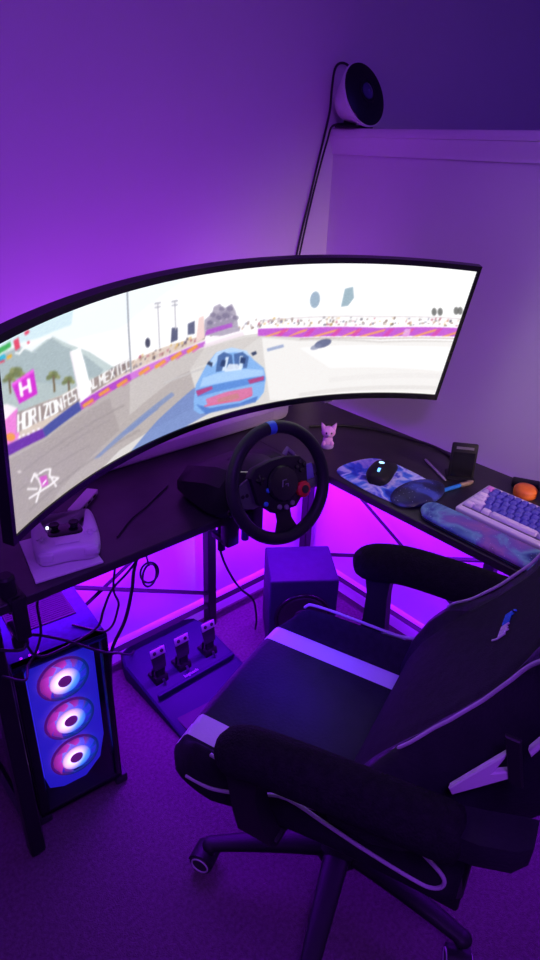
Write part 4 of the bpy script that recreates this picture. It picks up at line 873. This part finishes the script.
# local: x along the length (towards -Y in the room), y away from the typist (towards the half wall)
KL, KD = .325, .148; KT = Matrix.Rotation(rad(5), 4, 'X')
mb = MB(KT); mb.box((0, 0, .016), (KL, KD, .016), .005, 3); mb.build('case', kb_case, kb)
mb = MB(KT); mb.box((0, .0, .0245), (KL - .02, KD - .030, .002)); mb.build('key_plate', grey_pl, kb)
for sx in (-1, 1):
    mb = MB(); mb.box((sx * .13, .05, .006), (.03, .015, .013), .003); mb.build('foot', rubber, kb)
    mb = MB(); mb.box((sx * .13, -.06, .003), (.03, .010, .006), .002); mb.build('foot', rubber, kb)
U = .0191
def keycap(w, m):
    mb = MB(); a = w * U - .0012; b = U - .0012
    rings = []
    for z, ins in ((0, 0), (.003, .0002), (.0075, .0022), (.0085, .0032)):
        X, Y = a / 2 - ins, b / 2 - ins; r = .0025
        rings.append([(sx * (X - r) + r * math.cos(q), sy * (Y - r) + r * math.sin(q), z) for sx, sy, q0 in ((1, 1, 0), (-1, 1, PI / 2), (-1, -1, PI), (1, -1, 1.5 * PI)) for q in (q0, q0 + PI / 4, q0 + PI / 2)])
    mb.loft(rings); return mb.build('keycap', m, kb)
rows = [[(1, 'd')] + [(1, 'a')] * 13 + [(1, 'b'), (1, 'b')], [(1, 'b')] + [(1, 'a')] * 12 + [(2, 'b'), (1, 'b')], [(1.5, 'c')] + [(1, 'a')] * 12 + [(1.5, 'b'), (1, 'b')], [(1.75, 'c')] + [(1, 'a')] * 11 + [(2.25, 'b'), (1, 'b')], [(2.25, 'c')] + [(1, 'a')] * 10 + [(1.75, 'b'), (1, 'a'), (1, 'b')], [(1.25, 'c'), (1.25, 'b'), (1.25, 'c'), (6.25, 'c'), (1, 'b'), (1, 'b'), (1, 'b'), (1, 'a'), (1, 'a'), (1, 'a')]]
KM = {'a': key_a, 'b': key_b, 'c': key_c, 'd': key_d}; cache = {}
for ri, row in enumerate(rows):
    x = -8 * U; y = 2.5 * U - ri * U
    for w, c in row:
        p = KT @ V((x + w * U / 2, y, .0258))
        if (w, c) not in cache: o = cache[(w, c)] = keycap(w, KM[c])
        else: o = cache[(w, c)].copy(); COL.objects.link(o)
        o.location = p; o.rotation_euler = (rad(5), 0, 0); x += w * U
org = thing('round_tin', 'flat round orange tin lying right behind the keyboard', 'tin', (-.098, -.866, DZ))
mb = MB(); mb.lathe([(.025, 0), (.029, .004), (.030, .012), (.028, .017)], 36); mb.build('tin_base', orange_m, org)
mb = MB(); mb.lathe([(.030, .017), (.0295, .021), (.024, .027), (.014, .030), (0, .0315)], 36, cap=False); mb.build('lid', orange_m, org, angle=60)
tin = thing('small_box', 'flat black box with pale lettering behind the round orange tin', 'box', (-.050, -.842, DZ), rad(-62))
mb = MB(); mb.box((0, 0, .010), (.070, .030, .020), .004); mb.build('box', black_pl, tin)
mb = MB()
for k in range(5): mb.box((-.018 + k * .009, -.0152, .012), (.0055, .0008, .008 if k % 2 else .006))
mb.build('lettering', white_pl, tin)
bc = thing('round_case', 'rounded black case beside the half wall at the right edge', 'case', (-.062, -.932, DZ))
mb = MB(); mb.ball((0, 0, .030), (.038, .045, .030), 26); mb.build('shell', black_pl, bc, angle=70)
mb = MB(); mb.ring(.0405, .002, 40, 6, M=Matrix.Translation((0, 0, .030)) @ Matrix.Diagonal((.95, 1.12, 1, 1))); mb.build('zip', black_gloss, bc)
cable('cable', [(-.23, -.20, DZ + .004), (-.15, -.25, DZ + .004), (-.09, -.32, DZ + .004), (-.065, -.38, DZ + .004), (-.048, -.45, DZ + .004), (-.040, -.53, DZ + .006), (-.05, -.60, DZ + .004), (-.10, -.66, DZ + .004)], .0042, cm, 'black cable lying along the half wall behind the mouse mat', 'cable')

# ------------------------------------------------------------------ round light projector on the ledge
LZ = HW + .023
prj = thing('star_projector', 'round white projector lamp with a black face, tilted up on the half wall corner', 'projector', (.0, -.06, LZ))
pn = V((.03, -.93, .355)).normalized(); PCn = V((.004, -.095, LZ + .0825)); px_ = V((0, 0, 1)).cross(pn).normalized(); py_ = pn.cross(px_)
MPj = Matrix(((px_.x, py_.x, pn.x, PCn.x), (px_.y, py_.y, pn.y, PCn.y), (px_.z, py_.z, pn.z, PCn.z), (0, 0, 0, 1)))
mb = MB(MPj); mb.lathe([(.026, -.080), (.040, -.074), (.052, -.055), (.068, -.026), (.083, -.004), (.0855, .004), (.082, .006)], 48); mb.build('body', white_pl, prj, True)
mb = MB(MPj); mb.lathe([(.0825, .004), (.081, .0085), (.06, .010), (.03, .0105), (0, .0105)], 48, cap=False); mb.build('face', black_gloss, prj, True)
mb = MB(MPj); mb.lathe([(.022, .010), (.021, .013), (.012, .017), (0, .019)], 30, Matrix.Translation((.010, .008, 0)), cap=False); mb.build('lens', mat('lens', (.05, .05, .16), .05, coat=.6), prj, True)
mb = MB(MPj); mb.ring(.030, .0022, 36, 6, M=Matrix.Translation((.010, .008, .0105))); mb.build('lens_ring', black_pl, prj, True)
mb = MB(); mb.box((.004, -.070, LZ + .004), (.085, .075, .008), .003); mb.tube([(.004, -.055, LZ + .006), (.000, -.050, LZ + .05)], .018, 12); mb.build('foot', black_pl, prj, True)
cable('cable', [(.012, -.040, LZ + .135), (.013, -.020, LZ + .158), (-.010, -.012, LZ + .162), (-.029, -.010, LZ + .146), (-.036, -.010, LZ + .10), (-.038, -.010, 1.623), (-.052, -.009, 1.56), (-.074, -.009, 1.48), (-.098, -.009, 1.39), (-.128, -.009, 1.28), (-.155, -.009, 1.15), (-.175, -.009, .95), (-.19, -.010, DZ + .01)], .0034, cm, 'black cable looping off the projector and down the back wall', 'cable', 'cables of the projector')
cable('cable', [(-.012, -.045, LZ + .012), (-.030, -.016, LZ + .004), (-.042, -.012, 1.545), (-.066, -.017, 1.49), (-.092, -.016, 1.40), (-.124, -.017, 1.28), (-.150, -.017, 1.15), (-.168, -.017, .95), (-.18, -.018, DZ + .01)], .0030, cm, 'second black cable leaving the projector foot and running down the corner', 'cable', 'cables of the projector')
cable('cable', [(-1.02, -.395, DZ + .003), (-.96, -.35, DZ + .003), (-.90, -.32, DZ + .003), (-.84, -.285, DZ + .003), (-.80, -.262, DZ + .003)], .0018, cm, 'thin black cable lying on the desk between the gamepad and the wheel base', 'cable')
# ------------------------------------------------------------------ gaming chair
chair = thing('gaming_chair', 'black high-back gaming chair with white seat stripes, reclined, facing the wheel', 'chair', (-.815, -.955, 0), rad(19))
# five-star base
mb = MB(); mb.lathe([(.050, .085), (.056, .095), (.052, .125), (.036, .140), (.030, .15)], 28); hubp = mb.build('base_hub', black_pl, chair)
for k in range(5):
    a = rad(118.3 + 72 * k); R = Matrix.Rotation(a, 4, 'Z')
    mb = MB(R); rings = []
    for t in range(9):
        f = t / 8; x = .035 + .262 * f; w = .030 - .012 * f; z1 = .130 - .032 * f ** 1.6; h = .036 - .014 * f
        rings.append([(x, w * math.cos(q), z1 - h / 2 + h / 2 * math.copysign(abs(math.sin(q)) ** .7, math.sin(q))) for q in [2 * PI * j / 14 for j in range(14)]])
    mb.loft(rings); mb.ball((.298, 0, .085), (.021, .021, .013), 14); lg = mb.build('base_leg', black_pl, chair, angle=60)
    cyaw = [rad(96), rad(30), rad(200), rad(140), rad(330)][k]
    CM = Matrix.Translation((.297 * math.cos(a), .297 * math.sin(a), 0)) @ Matrix.Rotation(cyaw, 4, 'Z')
    mb = MB(CM); mb.tube([(0, 0, .078), (0, 0, .05)], .007, 10); rings = []
    for i in range(9):
        q = PI * (.05 + .9 * i / 8); rings.append([(.018 + .031 * math.cos(q), y, .028 + .031 * math.sin(q)) for y in (-.024, .024)] + [(.018 + .024 * math.cos(q), y, .028 + .024 * math.sin(q)) for y in (.024, -.024)])
    mb.loft(rings); mb.box((.010, 0, .046), (.026, .014, .026), .004); cs = mb.build('caster', black_pl, chair)
    for s in (-1, 1):
        WMt = CM @ Matrix.Translation((.018, s * .016, .028)) @ Matrix.Rotation(PI / 2, 4, 'X')
        mb = MB(WMt); mb.lathe([(.018, -.009), (.026, -.009), (.028, -.006), (.028, .006), (.026, .009), (.018, .009)], 28); mb.build('caster_wheel', rubber, cs)
        mb = MB(WMt); mb.ring(.0205, .0022, 30, 6, M=Matrix.Translation((0, 0, -s * .0095))); mb.build('wheel_trim', piping_m, cs)
mb = MB(); mb.lathe([(.027, .14), (.027, .27), (.019, .275), (.019, .40)], 20); mb.build('gas_lift', black_pl, chair)
mb = MB(); mb.box((0, -.01, .392), (.17, .26, .035), .006); mb.box((0, -.15, .375), (.12, .10, .05), .008); mb.build('tilt_mechanism', black_pl, chair)
mb = MB(); mb.tube([(.06, .04, .388), (.20, .05, .385), (.25, .05, .383)], .006, 8); mb.tube([(.25, .05, .383), (.285, .05, .383)], .010, 8); mb.build('lever', black_pl, chair)
# seat cushion
HWD = .259
def seat_w(y): return HWD * (1 - .09 * max(0, (y - .16) / .154) ** 2.6) * (.97 if y < -.255 else 1)
def fy(x, y): return y - .042 * sstep(abs(x), .185, .255) * sstep(y, .08, .31)
def seat_top(x, y):
    ax = abs(x)
    bol = (.062 + .075 * sstep(-y, -.02, .2)) * sstep(ax, .192, .236) * (1 - sstep(y, .255, .308))
    crown = .010 * (1 - (min(ax, .19) / .19) ** 2)
    return .484 + bol + crown - .050 * sstep(y, .280, .318) ** 1.3
ys = [-.262, -.258, -.245] + [-.22 + .03 * i for i in range(14)] + [.20, .215, .23, .245, .255, .265, .275, .285, .294, .302, .308, .312, .314]
rings = []
cols = [-.2 + .4 * i / 60 for i in range(61)]
for y in ys:
    W = seat_w(y); zb = lerp_table([(-.262, .512), (-.255, .50), (-.07, .488), (.10, .460), (.20, .432), (.30, .420), (.314, .428)], y)
    outer = [.2 + (W - .2) * (1 - (1 - j / 12) ** 1.6) for j in range(1, 13)]
    ring = []
    for x in [-o for o in reversed(outer)] + cols + outer:
        zt = seat_top(x, y); k = (1 - min(1, abs(x) / W) ** 18) ** .5
        if y < -.255: zt -= .015
        ring.append((x, fy(x, y), zb + .010 + (zt - zb - .010) * k))
    ring += [(W * .97, fy(W, y), zb), (W * .70, fy(W * .7, y) - .01, min(zb, .418)), (-W * .70, fy(W * .7, y) - .01, min(zb, .418)), (-W * .97, fy(W, y), zb)]
    rings.append(ring)
mb = MB(); mb.loft(rings)
for f in mb.bm.faces:
    c = f.calc_center_median(); ax = abs(c.x)
    if .1333 < ax < .1867 and c.z > .434 and c.y > -.255: f.material_index = 1
    elif ax > .1867: f.material_index = 2
mb.build('seat_cushion', [leather, white_lea, fabric], chair, angle=60)
for s in (-1, 1):
    P = [(s * .94 * seat_w(y), fy(.94 * seat_w(y), y), seat_top(.94 * seat_w(y), y) - .004) for y in [-.24 + .03 * i for i in range(16)] + ([.225, .245, .26, .27] if s > 0 else [.215])]
    mb = MB(); mb.tube(smooth(P, 3), .0036, 8); mb.build('piping', piping_m, chair)
    side = [(.245, .452), (.185, .474), (.135, .498), (.08, .532), (.025, .560), (-.05, .548), (-.122, .536), (-.20, .529), (-.226, .533), (-.240, .550), (-.236, .572), (-.205, .596), (-.170, .618)]
    lp = smooth([(s * (seat_w(y + .04 * sstep(y, .08, .24)) + .0005), y, z - (.0 if s < 0 else .035)) for y, z in (side if s < 0 else side[:9])], 4)
    mb = MB(); mb.tube(lp, .0034, 8); mb.build('piping', piping_m, chair)
# backrest
YT = [(.43, -.030), (.50, -.030), (.56, -.042), (.62, -.066), (.68, -.103), (.74, -.146), (.80, -.190), (.86, -.228), (.92, -.256), (.98, -.281), (1.10, -.335), (1.20, -.383), (1.30, -.432), (1.34, -.450)]
WT_ = [(.43, .220), (.50, .242), (.58, .256), (.64, .256), (.675, .246), (.70, .228), (.73, .206), (.78, .193), (.86, .189), (.95, .198), (1.04, .252), (1.12, .272), (1.20, .258), (1.28, .22), (1.32, .19), (1.34, .15)]
WI = [(.43, .17), (.55, .185), (.68, .180), (.80, .170), (.95, .165), (1.1, .16), (1.34, .10)]
zs = [.43 + .0125 * i for i in range(74)]; rings = []
for z in zs:
    y = lerp_table(YT, z); dy = (lerp_table(YT, z + .02) - lerp_table(YT, z - .02)) / .04
    n = V((0, 1, -dy)).normalized(); W = lerp_table(WT_, z); wi = lerp_table(WI, z); end = min(1, (z - .425) / .03, (1.3475 - z) / .03) ** .5
    ring = []
    for i in range(41):
        u = -1 + 2 * i / 40; x = W * u; ax = abs(x)
        d = .010 * sstep(ax, wi, wi + .03) - .005 * sstep(ax, wi - .02, wi) * (1 - sstep(ax, wi, wi + .012)) - .012 * (1 - min(1, ax / wi) ** 2) * 0
        d -= .018 * max(0, (abs(u) - .92) / .08) ** 2
        ring.append(V((x, y, z)) + n * (d * end))
    for u, dd in ((1.0, -.035), (.99, -.085), (.90, -.125), (.5, -.140), (-.5, -.140), (-.90, -.125), (-.99, -.085), (-1.0, -.035)):
        ring.append(V((W * u + .028 * sstep(z, .62, .74) * math.copysign(1 if abs(u) > .89 else 0, u), y, z)) + n * (dd * end * (1.35 - .35 * sstep(z, .80, .95))))
    rings.append(ring)
mb = MB(); mb.loft(rings)
for f in mb.bm.faces:
    c = f.calc_center_median()
    if abs(c.x) > .845 * lerp_table(WT_, c.z): f.material_index = 1
mb.build('backrest', [fabric, leather], chair, angle=60)
def on_back(x, z, d=0.):
    y = lerp_table(YT, z); dy = (lerp_table(YT, z + .02) - lerp_table(YT, z - .02)) / .04
    return V((x, y, z)) + V((0, 1, -dy)).normalized() * d
for s in (-1, 1):
    P = [on_back(s * (min(.203, lerp_table(WT_, z)) if s < 0 and z < .9 else lerp_table(WT_, z)), z, .004) for z in [(.60 if s < 0 else .66) + .02 * i for i in range(34 if s < 0 else 32)]]
    mb = MB(); mb.tube(smooth(P, 2), .0030, 8); mb.build('piping', piping_m, chair)
    # white accent wedge and strap on the flank of the back
    MX = Matrix(((0, 0, s, 0), (1, 0, 0, 0), (0, 1, 0, 0), (0, 0, 0, 1)))
    mb = MB(); mb.prism([(-.213, .742), (-.272, .852), (-.270, .838), (-.262, .806), (-.286, .826), (-.291, .818), (-.220, .731)], .238, .250, .002, 1, M=MX)
    mb.prism([(-.292, .868), (-.312, .92), (-.318, .915), (-.298, .858)], .238, .250, .002, 1, M=MX)
    mb.build('accent_stripe', white_lea, chair)
    mb = MB(); mb.prism([(-.262, .880), (-.282, .880), (-.300, .805), (-.282, .805)], .246, .254, .002, 1, M=MX); mb.build('strap', black_pl, chair)
    # armrest: post, padded cover, bare rear end joined to the back
    mb = MB(); mb.loft([[(s * x, y + dy_, z) for x, dy_ in ((x0 - .020, -w), (x0 + .014, -w), (x0 + .014, w), (x0 - .020, w))] for x0, y, z, w in ((.272, .070, .455, .034), (.292, .075, .53, .028), (.303, .080, .60, .025), (.303, .083, .645, .030))])
    mb.box((s * .222, .07, .452), (.11, .08, .016), .003); mb.build('arm_post', black_pl, chair)
    path = [V((s * .302, .150 if s > 0 else .112, .655 if s > 0 else .645)), V((s * .303, .085, .680)), V((s * .302, .02, .694)), V((s * .296, -.08, .700)), V((s * .290, -.17, .703)), V((s * .282, -.255, .705))]
    pp = smooth(path, 5); nP = len(pp); rad_ = []
    for i in range(nP):
        f = i / (nP - 1); r = .043 if s > 0 else .040
        if f < .18: r *= math.sqrt(max(.02, 1 - (1 - f / .18) ** 2))
        if f > .93: r *= math.sqrt(max(.15, 1 - ((f - .93) / .07) ** 2))
        rad_.append(r)
    mb = MB(); mb.tube(pp, rad_, 24, flat=1.06); mb.build('arm_pad', plush, chair, angle=70)
    mb = MB(); mb.loft([[(s * (xc + a * w), y + b * .0, z + b * h) for a, b in ((-1, -1), (1, -1), (1.1, -.4), (1, 1), (-1, 1), (-1.1, .4))] for xc, y, z, w, h in ((.282, -.22, .706, .024, .022), (.278, -.27, .714, .028, .022), (.268, -.315, .722, .028, .022), (.256, -.332, .724, .022, .018))]); mb.build('arm_rear', leather, chair)
for s in (-1, 1):
    mb = MB(); mb.box((s * .18, -.24, .50), (.03, .06, .20), .006); mb.build('hinge_bracket', black_pl, chair)
# stitched mark on the back: blue half, then white half
def mark(x0, x1, m, name, seed, tail=False):
    rg = random.Random(seed); mb = MB(); n = 3
    def q(x, h): return on_back(x, .846 + h, .002)
    for k in range(n):
        f0 = x0 + (x1 - x0) * (k + .1) / n; f1 = x0 + (x1 - x0) * (k + .75) / n
        hh = rg.choice((.006, .008, .011)); mb.tube([q(f0, hh), q(f0, -.006), q(f1, -.006), q(f1, .006)], .0015, 6)
        if rg.random() < .6: mb.tube([q(f0, .005), q(f1, .006)], .0014, 6)
    if tail: mb.tube([q(x1, .007), q(x1 - .002, -.008), q(x1 + .004, -.018)], .0016, 6)
    else: mb.tube([q(x0, .009), q(x0 - .008, .015)], .0016, 6)
    return mb.build(name, m, chair)
mark(.044, .012, mat('blue_thread', (.02, .20, .55), .6), 'back_lettering', 4)['label'] = 'blue first half of the stitched lettering'
mark(.008, -.022, mat('white_thread', (.60, .58, .62), .6), 'back_lettering', 9, True)['label'] = 'white second half of the stitched lettering'

# ------------------------------------------------------------------ light
def area(name, loc, target, size, power, col, spread=180):
    l = bpy.data.lights.new(name, 'AREA'); l.shape = 'RECTANGLE'; l.size, l.size_y = size; l.energy = power; l.color = col; l.spread = rad(spread)
    o = bpy.data.objects.new(name, l); COL.objects.link(o); o.location = loc
    o.rotation_euler = (V(target) - V(loc)).to_track_quat('-Z', 'Y').to_euler(); return o
LED = (.24, .004, 1.0)
# strips stuck under the back edges of the desk
o = area('led_strip_back', (-.66, -.16, .705), (-.66, -.03, .35), (1.20, .012), 34.0, LED)
o = area('led_strip_right', (-.16, -.75, .705), (-.03, -.75, .35), (.012, 1.2), 15.0, LED)
o.rotation_euler = (0, rad(-20), 0)
# blue light added under the desk, shining down to turn upward faces blue
area('under_desk_blue_fill', (-.75, -.30, .70), (-.72, -.30, 0), (1.0, .012), 4.0, (.06, .004, 1.0))
# strip behind the screen
area('led_strip_screen', (-.72, -.31, 1.02), (-.72, 0, 1.10), (.9, .03), 2.5, (.46, .05, 1.0))
# ceiling lamp of the room and of the stairwell, both dimmed to violet
area('ceiling_lamp', (-1.7, -1.9, ZC - .03), (-1.7, -1.9, 0), (.5, .5), 34., (.31, .055, 1.0))
area('stairwell_lamp', (.9, -1.2, ZC - .03), (.9, -1.2, 0), (.3, .3), 2.5, (.10, .04, 1.0))
area('warm_wall_fill', (-.30, -3.1, 1.9), (-.02, -1.05, 1.0), (.3, .3), 1.9, (1., .70, .58), 34)  # added warm light out of view, brightening right wall and desk wing
w = bpy.data.worlds.new('world'); w.use_nodes = True; w.node_tree.nodes['Background'].inputs[0].default_value = (.02, .01, .06, 1); w.node_tree.nodes['Background'].inputs[1].default_value = .2; sc.world = w

# ------------------------------------------------------------------ camera (phone held at eye height, tilted down)
cam = bpy.data.cameras.new('camera'); cam.sensor_fit = 'VERTICAL'; cam.sensor_height = 36; cam.lens = 633.09 / 960 * 36; cam.clip_start = .02
co = bpy.data.objects.new('camera', cam); COL.objects.link(co)
cr, cu_, cf = V((.74888208, -.66169047, .03662447)), V((.28319424, .36949715, .88502705)), V((.5991466, .65240906, -.46409673))
co.matrix_world = Matrix(((cr.x, cu_.x, -cf.x, -1.5721), (cr.y, cu_.y, -cf.y, -1.4893), (cr.z, cu_.z, -cf.z, 1.5192), (0, 0, 0, 1)))
sc.camera = co
vs = sc.view_settings; vs.view_transform = 'Standard'; vs.look = 'None'; vs.exposure = 0.; vs.gamma = 1.; vs.use_curve_mapping = False
